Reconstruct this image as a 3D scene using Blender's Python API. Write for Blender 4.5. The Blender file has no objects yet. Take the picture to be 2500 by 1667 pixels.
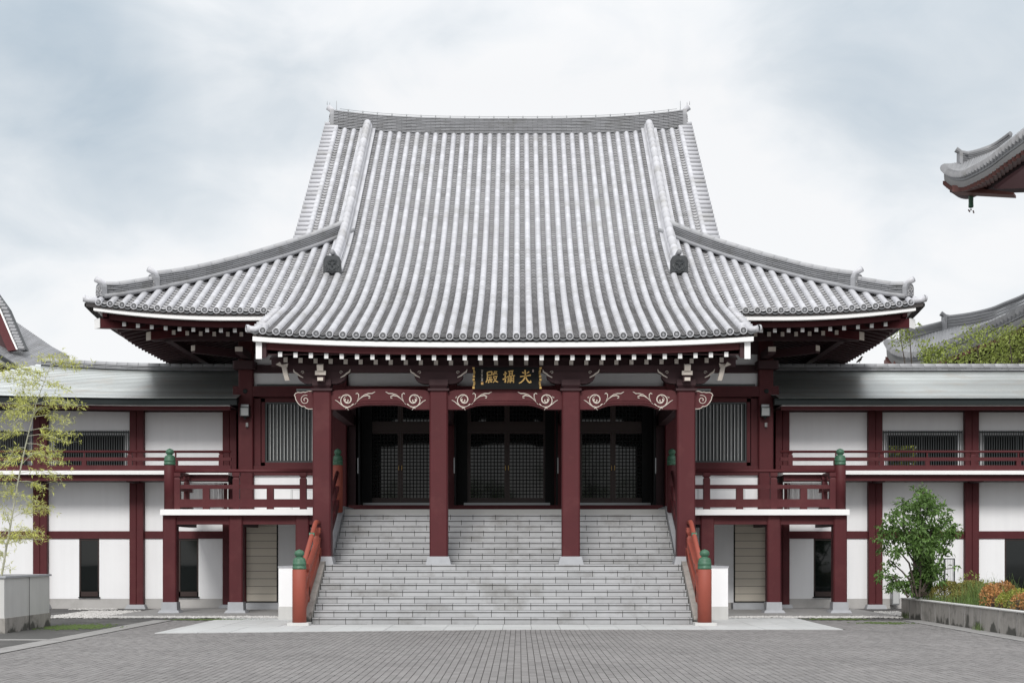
import bpy, math, random
import numpy as np
from mathutils import Vector, Matrix
R = random.Random(7)
SC = bpy.context.scene
COL = SC.collection
# ------------------------------------------------------------------ camera, sky, sun, exposure
F_PX = 3635.0; CX, CY, CZ = 0.39, -34.0, 1.633; VPX, HY = 1268.0, 1349.0
cam = bpy.data.cameras.new('camera'); cam_o = bpy.data.objects.new('camera', cam); COL.objects.link(cam_o)
cam_o.location = (CX, CY, CZ); cam_o.rotation_euler = (math.radians(90), 0, 0)
cam.sensor_width = 36.0; cam.sensor_fit = 'HORIZONTAL'; cam.lens = F_PX / 2500 * 36
cam.shift_x = (1250 - VPX) / 2500; cam.shift_y = (HY - 833.5) / 2500
cam.clip_start = 0.5; cam.clip_end = 3000
SC.camera = cam_o
SUN_EL, SUN_AZ = 37.0, 187.0   # azimuth: compass from +Y clockwise; the sun stands behind the camera, a little left
world = bpy.data.worlds.new('World'); SC.world = world; world.use_nodes = True
nt = world.node_tree; nt.nodes.clear()
def N(t, **kw):
    n = nt.nodes.new(t)
    for k, v in kw.items(): setattr(n, k, v)
    return n
def mth(op, a, b=None, clamp=False):
    n = N('ShaderNodeMath', operation=op, use_clamp=clamp)
    for i, s in enumerate((a, b)):
        if s is None: continue
        if isinstance(s, (int, float)): n.inputs[i].default_value = s
        else: nt.links.new(s, n.inputs[i])
    return n.outputs[0]
tc = N('ShaderNodeTexCoord')
nrm = N('ShaderNodeVectorMath', operation='NORMALIZE'); nt.links.new(tc.outputs['Generated'], nrm.inputs[0])
DIR = nrm.outputs[0]
sep = N('ShaderNodeSeparateXYZ'); nt.links.new(DIR, sep.inputs[0])
sky = N('ShaderNodeTexSky', sky_type='NISHITA'); sky.sun_disc = False
sky.sun_elevation = math.radians(SUN_EL); sky.sun_rotation = math.radians(SUN_AZ)
bg1 = N('ShaderNodeBackground'); nt.links.new(sky.outputs[0], bg1.inputs[0]); bg1.inputs[1].default_value = 0.10
mp = N('ShaderNodeMapping'); mp.inputs['Scale'].default_value = (1.0, 1.0, 1.9); nt.links.new(DIR, mp.inputs[0])
def noise(scale, detail, rough, dist=0.0, off=(0, 0, 0)):
    m = N('ShaderNodeMapping'); m.inputs['Location'].default_value = off; nt.links.new(mp.outputs[0], m.inputs[0])
    n = N('ShaderNodeTexNoise'); n.inputs['Scale'].default_value = scale; n.inputs['Detail'].default_value = detail
    n.inputs['Roughness'].default_value = rough; n.inputs['Distortion'].default_value = dist
    nt.links.new(m.outputs[0], n.inputs['Vector']); return n.outputs['Fac']
nA = noise(3.1, 4.0, 0.5, 0.3, (1.3, 0.4, 2.2)); nB = noise(9.0, 6.0, 0.55, 0.4, (0.2, 5.1, 0.7))
def blob(px, py, rad):
    d = Vector(((px - VPX) / F_PX, 1, (HY - py) / F_PX)).normalized()
    v = N('ShaderNodeVectorMath', operation='DISTANCE'); nt.links.new(DIR, v.inputs[0]); v.inputs[1].default_value = d
    q = mth('DIVIDE', v.outputs['Value'], rad)
    return mth('SUBTRACT', 1.0, mth('MULTIPLY', q, q), clamp=True)
bl = mth('MULTIPLY', blob(10, 260, 0.120), 0.84)
bl = mth('ADD', bl, mth('MULTIPLY', blob(430, 190, 0.12), 0.50))
bl = mth('ADD', bl, mth('MULTIPLY', blob(330, 430, 0.07), 0.30))
bl = mth('ADD', bl, mth('MULTIPLY', blob(2300, 60, 0.14), 0.68))
bl = mth('ADD', bl, mth('MULTIPLY', blob(1400, 260, 0.05), 0.25))
bl = mth('ADD', bl, mth('MULTIPLY', blob(60, 20, 0.06), 0.35))
# grey-blue thin parts of the cloud deck
thin = mth('ADD', mth('MULTIPLY', bl, 0.62), mth('MULTIPLY', mth('SUBTRACT', nA, 0.47), 1.25))
thin = mth('ADD', thin, mth('MULTIPLY', mth('SUBTRACT', nB, 0.5), 0.95), clamp=True)
ramp = N('ShaderNodeValToRGB'); nt.links.new(thin, ramp.inputs[0])
e = ramp.color_ramp.elements
e[0].position = 0.0; e[0].color = (0.63, 0.632, 0.637, 1)
e[1].position = 0.95; e[1].color = (0.31, 0.37, 0.425, 1)
for p, c in ((0.15, (0.585, 0.600, 0.615, 1)), (0.42, (0.47, 0.505, 0.535, 1))):
    x = ramp.color_ramp.elements.new(p); x.color = c
zen = mth('MULTIPLY', mth('MAXIMUM', sep.outputs['Z'], 0.0), 1.0)
gain = mth('ADD', 0.98, mth('MULTIPLY', mth('SUBTRACT', zen, 0.30, clamp=True), 0.9))
bg2 = N('ShaderNodeBackground'); nt.links.new(ramp.outputs[0], bg2.inputs[0]); nt.links.new(gain, bg2.inputs[1])
mixs = N('ShaderNodeMixShader'); mixs.inputs[0].default_value = 0.96
nt.links.new(bg1.outputs[0], mixs.inputs[1]); nt.links.new(bg2.outputs[0], mixs.inputs[2])
wo = N('ShaderNodeOutputWorld'); nt.links.new(mixs.outputs[0], wo.inputs[0])
sun = bpy.data.lights.new('sun', 'SUN'); sun.energy = 1.5; sun.angle = math.radians(16); sun.color = (1.0, 0.97, 0.93)
sun_o = bpy.data.objects.new('sun', sun); COL.objects.link(sun_o)
az = math.radians(SUN_AZ); el = math.radians(SUN_EL)
sd = Vector((math.sin(az) * math.cos(el), math.cos(az) * math.cos(el), math.sin(el)))
sun_o.rotation_euler = sd.to_track_quat('Z', 'Y').to_euler()
SC.view_settings.view_transform = 'Standard'; SC.view_settings.look = 'None'
SC.view_settings.exposure = 0.62; SC.view_settings.gamma = 1.0; SC.view_settings.use_curve_mapping = False
SC.render.engine = 'CYCLES'; SC.cycles.max_bounces = 6; SC.cycles.diffuse_bounces = 3; SC.cycles.glossy_bounces = 3
SC.cycles.transmission_bounces = 2; SC.cycles.use_denoising = True

def W(px, py, Y):
    """point at world depth Y that the photograph (2500 px wide) shows at px, py"""
    d = (Y - CY) / F_PX
    return (CX + (px - VPX) * d, Y, CZ + (HY - py) * d)

# ------------------------------------------------------------------ materials
def mat(name, col, rough=0.6, var=0.10, scale=2.0, spec=0.5, metal=0.0, isl=0.0, streak=0.0, bump=0.0, bscale=40.0,
        grime=None, stain=None, stain_amt=0.0, stain_scale=1.2, rvar=0.1, trans=0.0, detail=5.0):
    m = bpy.data.materials.new(name); m.use_nodes = True
    t = m.node_tree; t.nodes.clear()
    def n(tp, **kw):
        q = t.nodes.new(tp)
        for k, v in kw.items(): setattr(q, k, v)
        return q
    def mm(op, a, b, clamp=False):
        q = n('ShaderNodeMath', operation=op, use_clamp=clamp)
        for i, s in enumerate((a, b)):
            if isinstance(s, (int, float)): q.inputs[i].default_value = s
            else: t.links.new(s, q.inputs[i])
        return q.outputs[0]
    out = n('ShaderNodeOutputMaterial'); b = n('ShaderNodeBsdfPrincipled'); t.links.new(b.outputs[0], out.inputs[0])
    g = n('ShaderNodeNewGeometry'); pos = g.outputs['Position']
    nz = n('ShaderNodeTexNoise'); nz.inputs['Scale'].default_value = scale; nz.inputs['Detail'].default_value = detail
    nz.inputs['Roughness'].default_value = 0.6; t.links.new(pos, nz.inputs['Vector'])
    f = mm('ADD', 1.0, mm('MULTIPLY', mm('SUBTRACT', nz.outputs['Fac'], 0.5), var * 3.2))
    if isl:
        oi = n('ShaderNodeObjectInfo')
        fr = mm('FRACT', mm('ADD', g.outputs['Random Per Island'], oi.outputs['Random']), 0.0)
        f = mm('ADD', f, mm('MULTIPLY', mm('SUBTRACT', fr, 0.5), isl * 2))
    if streak:
        mpn = n('ShaderNodeMapping'); mpn.inputs['Scale'].default_value = (7, 7, 0.35); t.links.new(pos, mpn.inputs[0])
        s2 = n('ShaderNodeTexNoise'); s2.inputs['Scale'].default_value = 1.0; s2.inputs['Detail'].default_value = 4
        t.links.new(mpn.outputs[0], s2.inputs['Vector'])
        f = mm('ADD', f, mm('MULTIPLY', mm('SUBTRACT', s2.outputs['Fac'], 0.5), streak * 3))
    hs = n('ShaderNodeVectorMath', operation='SCALE'); hs.inputs[0].default_value = col[:3]; t.links.new(f, hs.inputs['Scale'])
    c = hs.outputs[0]
    if stain is not None:
        s3 = n('ShaderNodeTexNoise'); s3.inputs['Scale'].default_value = stain_scale; s3.inputs['Detail'].default_value = 7
        s3.inputs['Roughness'].default_value = 0.68; t.links.new(pos, s3.inputs['Vector'])
        rp = n('ShaderNodeMapRange'); rp.inputs['From Min'].default_value = 0.52; rp.inputs['From Max'].default_value = 0.70
        t.links.new(s3.outputs['Fac'], rp.inputs['Value'])
        mx = n('ShaderNodeMix', data_type='RGBA'); t.links.new(mm('MULTIPLY', rp.outputs[0], stain_amt), mx.inputs['Factor'])
        t.links.new(c, mx.inputs['A']); mx.inputs['B'].default_value = (*stain, 1); c = mx.outputs['Result']
    if grime is not None:      # dark algae growing up from the damp foot
        sp = n('ShaderNodeSeparateXYZ'); t.links.new(pos, sp.inputs[0])
        g2 = n('ShaderNodeTexNoise'); g2.inputs['Scale'].default_value = 2.6; g2.inputs['Detail'].default_value = 5; t.links.new(pos, g2.inputs['Vector'])
        hgt = mm('ADD', mm('MULTIPLY', sp.outputs['Z'], 4.0), mm('MULTIPLY', mm('SUBTRACT', 0.56, g2.outputs['Fac']), 5.0))
        mr = n('ShaderNodeMapRange'); mr.inputs['From Min'].default_value = 0.75; mr.inputs['From Max'].default_value = 0.25; t.links.new(hgt, mr.inputs['Value'])
        mx = n('ShaderNodeMix', data_type='RGBA'); t.links.new(mm('MULTIPLY', mr.outputs[0], 0.85), mx.inputs['Factor'])
        t.links.new(c, mx.inputs['A']); mx.inputs['B'].default_value = (*grime, 1); c = mx.outputs['Result']
    t.links.new(c, b.inputs['Base Color'])
    b.inputs['Metallic'].default_value = metal; b.inputs['Specular IOR Level'].default_value = spec
    t.links.new(mm('ADD', rough, mm('MULTIPLY', mm('SUBTRACT', nz.outputs['Fac'], 0.5), rvar)), b.inputs['Roughness'])
    if bump:
        bn = n('ShaderNodeTexNoise'); bn.inputs['Scale'].default_value = bscale; bn.inputs['Detail'].default_value = 3
        t.links.new(pos, bn.inputs['Vector'])
        bb = n('ShaderNodeBump'); bb.inputs['Strength'].default_value = bump; bb.inputs['Distance'].default_value = 0.01
        t.links.new(bn.outputs['Fac'], bb.inputs['Height']); t.links.new(bb.outputs[0], b.inputs['Normal'])
    if trans:
        tr = n('ShaderNodeBsdfTranslucent'); t.links.new(c, tr.inputs[0]); ms = n('ShaderNodeMixShader')
        ms.inputs[0].default_value = trans; t.links.new(b.outputs[0], ms.inputs[1]); t.links.new(tr.outputs[0], ms.inputs[2])
        t.links.new(ms.outputs[0], out.inputs[0])
    return m
M = {}
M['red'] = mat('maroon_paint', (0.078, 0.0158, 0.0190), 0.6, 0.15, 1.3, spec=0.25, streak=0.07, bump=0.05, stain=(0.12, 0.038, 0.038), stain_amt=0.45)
M['red_shaded'] = mat('maroon_paint_shaded', (0.038, 0.012, 0.015), 0.7, 0.10, 1.3)  # same maroon, with the shade under the eaves darkened into its colour
M['orange'] = mat('vermilion_paint', (0.270, 0.060, 0.038), 0.65, 0.10, 2.2, streak=0.06, stain=(0.27, 0.055, 0.04), stain_amt=0.45)
M['green'] = mat('green_bronze', (0.040, 0.115, 0.068), 0.5, 0.16, 7.0, streak=0.10, stain=(0.20, 0.36, 0.28), stain_amt=0.35, stain_scale=8)
M['white'] = mat('white_plaster', (0.80, 0.805, 0.82), 0.8, 0.03, 0.9, streak=0.03, bump=0.03)
M['white_paint'] = mat('white_paint', (0.82, 0.82, 0.82), 0.6, 0.03, 3.0)
M['cream'] = mat('cream_paint', (0.62, 0.56, 0.50), 0.6, 0.08, 12.0)
M['cream_dark'] = mat('grey_cream_paint', (0.74, 0.68, 0.62), 0.7, 0.06, 12.0)
M['pan_gap_shade'] = mat('tile_gap_shade', (0.06, 0.058, 0.06), 0.9)  # shade under the pan-tile lips, painted as a dark colour
M['copper_lap'] = mat('copper_lap_edge', (0.07, 0.08, 0.078), 0.6)
M['oni_relief'] = mat('bronze_grey_relief', (0.06, 0.066, 0.07), 0.45, 0.1)
M['tile'] = mat('grey_roof_tile', (0.48, 0.485, 0.515), 0.42, 0.09, 1.1, isl=0.10, spec=0.6, stain=(0.29, 0.285, 0.27), stain_amt=0.6, stain_scale=0.9, rvar=0.2)
M['tile_cap'] = mat('ridge_cap_tile', (0.33, 0.335, 0.35), 0.5, 0.12, 1.6, isl=0.1)
M['tile_pan'] = mat('grey_roof_pan_tile', (0.37, 0.37, 0.38), 0.5, 0.14, 1.4, isl=0.15, stain=(0.20, 0.20, 0.195), stain_amt=0.5)
M['tile_dark'] = mat('dark_tile', (0.028, 0.032, 0.036), 0.55, 0.2, 9.0, isl=0.2)
M['tile_ridge'] = mat('ridge_tile', (0.26, 0.265, 0.28), 0.5, 0.15, 2.5, isl=0.13, stain=(0.15, 0.15, 0.14), stain_amt=0.6, stain_scale=2.0)
M['under'] = mat('roof_clay_bed', (0.05, 0.045, 0.045), 0.9)
M['copper'] = mat('green_grey_copper_sheet', (0.70, 0.735, 0.72), 0.34, 0.10, 0.8, isl=0.18, spec=0.9, metal=0.70, stain=(0.60, 0.54, 0.47), stain_amt=0.6, stain_scale=1.2, rvar=0.06)
M['copper_edge'] = mat('dark_copper_edge', (0.014, 0.019, 0.020), 0.6, 0.1, spec=0.25)
M['granite'] = mat('grey_granite', (0.375, 0.38, 0.39), 0.75, 0.10, 5.0, isl=0.08, bump=0.2, bscale=90, stain=(0.20, 0.195, 0.185), stain_amt=0.75, stain_scale=1.1, detail=9)
M['granite_top'] = mat('pale_landing_stone', (0.44, 0.44, 0.43), 0.8, 0.06, 3.0)
M['joint'] = mat('dark_joint', (0.045, 0.043, 0.04), 0.95)
M['base_stone'] = mat('grey_base_stone', (0.34, 0.35, 0.37), 0.8, 0.10, 6.0, bump=0.2, bscale=80)
M['concrete'] = mat('weathered_concrete', (0.30, 0.285, 0.265), 0.85, 0.12, 2.5, streak=0.20, bump=0.2, stain=(0.09, 0.088, 0.08), stain_amt=0.7, stain_scale=2.2, grime=(0.035, 0.036, 0.03))
M['concrete_pale'] = mat('pale_concrete', (0.52, 0.52, 0.51), 0.85, 0.06, 2.0, streak=0.06, bump=0.1)
M['plinth'] = mat('grey_plinth', (0.42, 0.41, 0.40), 0.85, 0.06, 2.0, stain=(0.27, 0.265, 0.25), stain_amt=0.5)
M['apron'] = mat('white_granite_paving', (0.47, 0.48, 0.48), 0.7, 0.06, 2.0, isl=0.05, stain=(0.42, 0.42, 0.41), stain_amt=0.6, stain_scale=1.5)
M['terrace'] = mat('grey_stone_paving', (0.27, 0.265, 0.26), 0.65, 0.08, 1.5, isl=0.05)
M['paver'] = mat('grey_block_paver', (0.190, 0.182, 0.180), 0.8, 0.22, 0.40, isl=0.13, bump=0.2, bscale=70, stain=(0.25, 0.25, 0.245), stain_amt=0.45, stain_scale=1.8, detail=9)
M['asphalt'] = mat('dark_asphalt', (0.07, 0.069, 0.067), 0.9, 0.25, 0.9, bump=0.3, bscale=60, stain=(0.19, 0.185, 0.18), stain_amt=0.6, stain_scale=0.7)
M['ground'] = mat('far_ground', (0.20, 0.195, 0.19), 0.9, 0.1, 0.3)
M['kerb'] = mat('kerb_concrete', (0.27, 0.265, 0.26), 0.85, 0.12, 2.0, stain=(0.12, 0.115, 0.11), stain_amt=0.55, stain_scale=1.6)
M['pebble'] = mat('white_pebble', (0.50, 0.49, 0.475), 0.7, 0.1, 8.0, isl=0.15)
M['moss'] = mat('moss', (0.06, 0.095, 0.02), 0.9, 0.3, 14.0, bump=0.5)
M['siding'] = mat('beige_siding', (0.60, 0.55, 0.47), 0.6, 0.05, 1.5, isl=0.05)
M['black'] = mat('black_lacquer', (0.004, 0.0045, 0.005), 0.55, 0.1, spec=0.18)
M['brown'] = mat('dark_brown_wood', (0.024, 0.010, 0.008), 0.5, 0.15, 4.0)
M['glass'] = mat('dark_glass', (0.006, 0.008, 0.008), 0.04, 0.0, spec=0.42, rvar=0.0)
M['glasspane'] = mat('lamp_glass', (0.32, 0.34, 0.34), 0.05, 0.0, spec=0.8, rvar=0.0)
M['slat'] = mat('dark_metal_slat', (0.030, 0.036, 0.038), 0.45, 0.05)
M['slat_pale'] = mat('grey_metal_slat', (0.44, 0.45, 0.45), 0.45, 0.05)
M['metal'] = mat('grey_metal', (0.25, 0.26, 0.27), 0.35, 0.05, metal=0.6)
M['gold'] = mat('gold_leaf', (0.62, 0.40, 0.13), 0.4, 0.08, 9.0, metal=0.3)
M['leaf'] = mat('shrub_leaf', (0.105, 0.190, 0.045), 0.5, 0.22, 3.0, isl=0.45, trans=0.30)
M['leaf_pale'] = mat('bamboo_leaf', (0.56, 0.58, 0.17), 0.5, 0.15, 3.0, isl=0.35, trans=0.4)
M['leaf_tree'] = mat('tree_leaf', (0.30, 0.36, 0.09), 0.5, 0.2, 1.0, isl=0.4, trans=0.35)
M['leaf_olive'] = mat('azalea_leaf', (0.22, 0.20, 0.05), 0.6, 0.25, 3.0, isl=0.5, trans=0.25)
M['leaf_orange'] = mat('nandina_leaf', (0.42, 0.21, 0.075), 0.55, 0.25, 2.2, isl=0.5, trans=0.25)
M['leaf_yellow'] = mat('yellow_green_leaf', (0.30, 0.33, 0.06), 0.55, 0.2, 3.0, isl=0.4, trans=0.3)
M['grass'] = mat('grass_blade', (0.13, 0.20, 0.05), 0.6, 0.2, 4.0, isl=0.4, trans=0.3)
M['bark'] = mat('bark', (0.07, 0.055, 0.045), 0.9, 0.2, 9.0)
M['culm'] = mat('pale_culm', (0.42, 0.42, 0.33), 0.5, 0.12, 5.0)
M['soil'] = mat('soil', (0.06, 0.05, 0.035), 0.95, 0.2, 4.0)
M['far_tile'] = mat('far_roof_tile', (0.21, 0.215, 0.225), 0.5, 0.12, 2.0, isl=0.12)
M['far_red'] = mat('faded_red_wood', (0.15, 0.055, 0.045), 0.6, 0.1, 1.0)
M['far_wall'] = mat('grey_wall', (0.30, 0.30, 0.30), 0.8, 0.1, 0.8)  # even mid-grey for wing bodies and far fascia boards

# ------------------------------------------------------------------ mesh tools
class MB:
    def __init__(s): s.v = []; s.f = []; s.m = []; s.cur = 0
    def add(s, vs, fs):
        b = len(s.v); s.v.extend(vs); s.f.extend([tuple(b + i for i in f) for f in fs]); s.m.extend([s.cur] * len(fs))
    def box(s, x0, x1, y0, y1, z0, z1):
        if x0 > x1: x0, x1 = x1, x0
        s.add([(x0, y0, z0), (x1, y0, z0), (x1, y1, z0), (x0, y1, z0), (x0, y0, z1), (x1, y0, z1), (x1, y1, z1), (x0, y1, z1)],
              [(0, 3, 2, 1), (4, 5, 6, 7), (0, 1, 5, 4), (1, 2, 6, 5), (2, 3, 7, 6), (3, 0, 4, 7)])
        return s
    def hexa(s, p):   # 8 points: bottom 4 ccw, top 4 ccw
        s.add(p, [(0, 3, 2, 1), (4, 5, 6, 7), (0, 1, 5, 4), (1, 2, 6, 5), (2, 3, 7, 6), (3, 0, 4, 7)]); return s
    def prism(s, poly, axis, a, b):
        """poly in the other two axes; axis 'x': poly=(y,z); 'y': (x,z); 'z': (x,y)"""
        n = len(poly)
        area = sum(poly[i][0] * poly[(i + 1) % n][1] - poly[(i + 1) % n][0] * poly[i][1] for i in range(n))
        if area < 0: poly = poly[::-1]
        if axis == 'x': A = [(a, p, q) for p, q in poly]; B = [(b, p, q) for p, q in poly]; flip = b > a
        elif axis == 'y': A = [(p, a, q) for p, q in poly]; B = [(p, b, q) for p, q in poly]; flip = not (b > a)
        else: A = [(p, q, a) for p, q in poly]; B = [(p, q, b) for p, q in poly]; flip = b > a
        fa = tuple(range(n)); fb = tuple(range(2 * n - 1, n - 1, -1))
        side = [(i, i + n, (i + 1) % n + n, (i + 1) % n) for i in range(n)]
        fs = [fa, fb] + side
        if flip: fs = [tuple(reversed(f)) for f in fs]
        s.add(A + B, fs); return s
    def post(s, x, y, w, d, z0, z1, ch=0.03):
        a, b = w / 2, d / 2
        poly = [(x - a + ch, y - b), (x + a - ch, y - b), (x + a, y - b + ch), (x + a, y + b - ch), (x + a - ch, y + b),
                (x - a + ch, y + b), (x - a, y + b - ch), (x - a, y - b + ch)]
        return s.prism(poly, 'z', z0, z1)
    def frus(s, x, y, w0, d0, z0, w1, d1, z1):
        a, b, c, d = w0 / 2, d0 / 2, w1 / 2, d1 / 2
        return s.hexa([(x - a, y - b, z0), (x + a, y - b, z0), (x + a, y + b, z0), (x - a, y + b, z0),
                       (x - c, y - d, z1), (x + c, y - d, z1), (x + c, y + d, z1), (x - c, y + d, z1)])
    def tube(s, path, r, n=8, caps=True, half=False):
        P = [Vector(p) for p in path]; k = len(P)
        rr = r if isinstance(r, (list, tuple)) else [r] * k
        up = None; rings = []
        for i in range(k):
            t = (P[min(i + 1, k - 1)] - P[max(i - 1, 0)]).normalized()
            if up is None:
                up = Vector((0, 0, 1)) if abs(t.z) < 0.9 else Vector((0, 1, 0))
            sd_ = t.cross(up)
            if sd_.length < 1e-6: sd_ = Vector((1, 0, 0))
            sd_.normalize(); up = sd_.cross(t).normalized()
            ring = []
            m = n + 1 if half else n
            for j in range(m):
                a = math.pi * j / n if half else 2 * math.pi * j / n
                ring.append(tuple(P[i] + rr[i] * (math.cos(a) * sd_ + math.sin(a) * up)))
            rings.append(ring)
        m = len(rings[0]); vs = [p for rg in rings for p in rg]; fs = []
        for i in range(k - 1):
            for j in range(m - 1 if half else m):
                j2 = (j + 1) % m
                fs.append((i * m + j, i * m + j2, (i + 1) * m + j2, (i + 1) * m + j))
        if caps:
            fs.append(tuple(range(m - 1, -1, -1))); fs.append(tuple((k - 1) * m + j for j in range(m)))
        s.add(vs, fs); return s
    def lathe(s, prof, x, y, z, n=16):
        vs = []; fs = []; k = len(prof)
        for r, h in prof:
            for j in range(n):
                a = 2 * math.pi * j / n; vs.append((x + r * math.cos(a), y + r * math.sin(a), z + h))
        for i in range(k - 1):
            for j in range(n):
                j2 = (j + 1) % n; fs.append((i * n + j, i * n + j2, (i + 1) * n + j2, (i + 1) * n + j))
        fs.append(tuple(range(n - 1, -1, -1))); fs.append(tuple((k - 1) * n + j for j in range(n)))
        s.add(vs, fs); return s
    def sweep(s, sec, frames):
        """sec: closed list of (a,b); frames: list of (origin, A, B)"""
        n = len(sec); vs = []; fs = []
        for o, A, B in frames:
            for a, b in sec: vs.append(tuple(Vector(o) + a * Vector(A) + b * Vector(B)))
        for i in range(len(frames) - 1):
            for j in range(n):
                j2 = (j + 1) % n; fs.append((i * n + j, i * n + j2, (i + 1) * n + j2, (i + 1) * n + j))
        fs.append(tuple(range(n - 1, -1, -1))); k = len(frames) - 1; fs.append(tuple(k * n + j for j in range(n)))
        s.add(vs, fs); return s
    def mesh(s, name, mats, smooth=False):
        me = bpy.data.meshes.new(name); me.from_pydata(s.v, [], s.f)
        if not isinstance(mats, (list, tuple)): mats = [mats]
        for q in mats: me.materials.append(q)
        if len(mats) > 1: me.polygons.foreach_set('material_index', s.m)
        if smooth: me.polygons.foreach_set('use_smooth', [True] * len(me.polygons))
        me.update(); return me
    def obj(s, name, mats, parent=None, smooth=False, **tags):
        return link(name, s.mesh(name, mats, smooth), parent, **tags)
def wloc(o):
    v = Vector((0, 0, 0))
    while o is not None: v = v + Vector(o.location); o = o.parent if o.parent else None
    return v
BASE = {}
def link(name, data, parent=None, mtx=None, label=None, cat=None, group=None, kind=None):
    o = bpy.data.objects.new(name, data); COL.objects.link(o)
    if mtx is not None: o.matrix_basis = mtx; BASE[o.name] = mtx.inverted()
    if parent is not None:
        o.parent = parent
        if parent.name in BASE: o.matrix_parent_inverse = BASE[parent.name]
    if label: o['label'] = label
    if cat: o['category'] = cat
    if group: o['group'] = group
    if kind: o['kind'] = kind
    return o
def thing(name, loc, label, cat, group=None, kind=None):
    o = link(name, None, None, None, label, cat, group, kind); o.location = loc
    BASE[o.name] = Matrix.Translation(-Vector(loc)); o.empty_display_size = 0.2
    return o
def frame_mtx(o, X, Y, Z):
    m = Matrix(((X[0], Y[0], Z[0], o[0]), (X[1], Y[1], Z[1], o[1]), (X[2], Y[2], Z[2], o[2]), (0, 0, 0, 1))); return m
# ------------------------------------------------------------------ ground
def structure(name, mb, mats, parent=None, kind='structure', **k): return mb.obj(name, mats, parent, kind=kind, **k)
structure('ground', MB().box(-300, 300, -150, 500, -0.40, -0.05), M['ground'])
g = MB().box(-60, -8.50, -16, 14, -0.30, -0.004); g.box(9.68, 60, -16, 14, -0.30, -0.004); g.box(-8.5, 9.68, 2.2, 14, -0.30, -0.004)
structure('asphalt_ground', g, M['asphalt'])
court = structure('paved_courtyard', MB().box(-8.05, 9.68, -33.5, 2.2, -0.30, -0.010), M['joint'])
def apron_front(x): return -2.34 if x > 0 else -2.34 + 1.5 * (x / 7.0) * 1.0
PW, PL, PJ = 0.1037, 0.24, 0.006
def paver_mb(mb, x, y, w, l, dz=0.0):
    a, b, c, d = x + PJ / 2, x + w - PJ / 2, y + PJ / 3, y + l - PJ / 3; h = 0.003
    z = dz
    mb.add([(a, c, -0.02), (b, c, -0.02), (b, d, -0.02), (a, d, -0.02), (a + h, c + h, z), (b - h, c + h, z), (b - h, d - h, z), (a + h, d - h, z)],
           [(4, 5, 6, 7), (0, 1, 5, 4), (1, 2, 6, 5), (2, 3, 7, 6), (3, 0, 4, 7)])
single = []
rest = MB()
c0 = int(math.floor(-8.05 / PW)); c1 = int(9.68 / PW)
for c in range(c0, c1):
    x = c * PW
    if x < -8.05: continue
    off = (c % 2) * PL / 2
    y = -17.0 + off
    while y < 1.9:
        yf = apron_front(x + PW / 2)
        inap = -7.0 < x < 7.28
        l = PL
        if inap and y + l > yf: l = yf - y
        if l > 0.03:
            depth = y + 34
            vis = (y > -15.4) and abs((x - CX) / depth) < 0.36
            single.append((abs(depth) + 0.02 * abs(x - 0.4), x, y, l)) if vis and l == PL else paver_mb(rest, x, y, PW, l, R.uniform(-0.0025, 0.001))
        if inap and y + PL > yf: break
        y += PL
single.sort()
near = single[:295]
for _, x, y, l in single[295:]: paver_mb(rest, x, y, PW, l, R.uniform(-0.0025, 0.001))
pm = MB(); paver_mb(pm, 0, 0, PW, PL); pm = pm.mesh('paver', M['paver'])
for _, x, y, l in near: link('paver', pm, court, Matrix.Translation((x, y, R.uniform(-0.0025, 0.001))))
rest.obj('paver', M['paver'], court, kind='stuff')
# kerb strips along both sides of the court
for nm, xa, xb in (('left', -8.5, -8.05), ('right', 9.68, 10.14)):
    kb = structure('kerb_strip', MB().box(xa, xb, -20, 2.2, -0.3, -0.006), M['joint'])
    sm = MB().box(xa + 0.004, xb - 0.004, 0.004, 0.596, -0.02, 0.004).mesh('kerb_stone', M['kerb'])
    for i in range(34): link('kerb_stone', sm, kb, Matrix.Translation((0, -18.2 + i * 0.6, R.uniform(-0.002, 0.002))))
s_ = structure('kerb_strip', MB().box(-20, -8.52, -6.1, -5.8, -.3, 0.003), M['kerb'])
# pale stone apron round the stairs
ap = structure('stone_apron', MB().prism([(-7.0, -3.86), (0, -2.36), (7.28, -2.36), (7.28, 3.0), (-7.0, 3.0)], 'z', -0.3, -0.002), M['joint'])
for i in range(-12, 12):
    for j in range(5):
        xa, xb = i * 0.62 + 0.03, (i + 1) * 0.62 + 0.03
        xa = max(xa, -7.0); xb = min(xb, 7.28)
        if xb - xa < 0.05: continue
        ya, yb = -2.34 + j * 1.075, -2.34 + (j + 1) * 1.075
        if j > 1 and xb < 4.4 and xa > -4.4: continue
        g = 0.004
        if j == 0:
            poly = [(xa + g, apron_front(xa)), (xb - g, apron_front(xb)), (xb - g, yb - g), (xa + g, yb - g)]
        else: poly = [(xa + g, ya + g), (xb - g, ya + g), (xb - g, yb - g), (xa + g, yb - g)]
        MB().prism(poly, 'z', -0.02, 0.012 + R.uniform(-0.002, 0.002)).obj('paving_slab', M['apron'], ap)
te = structure('stone_terrace', MB().box(-10.1, 10.1, 4.0, 9.7, -0.3, 0.008), M['joint'])
for i in range(-9, 9):
    for j in range(4):
        xa, xb = i * 1.122, (i + 1) * 1.122
        if abs((xa + xb) / 2) < 4.4: continue
        MB().box(xa + .004, xb - .004, 4.0 + j * 1.4 + .004, 4.0 + (j + 1) * 1.4 - .004, 0, 0.022 + R.uniform(-.001, .001)).obj('paving_slab', M['terrace'], te)
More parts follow.
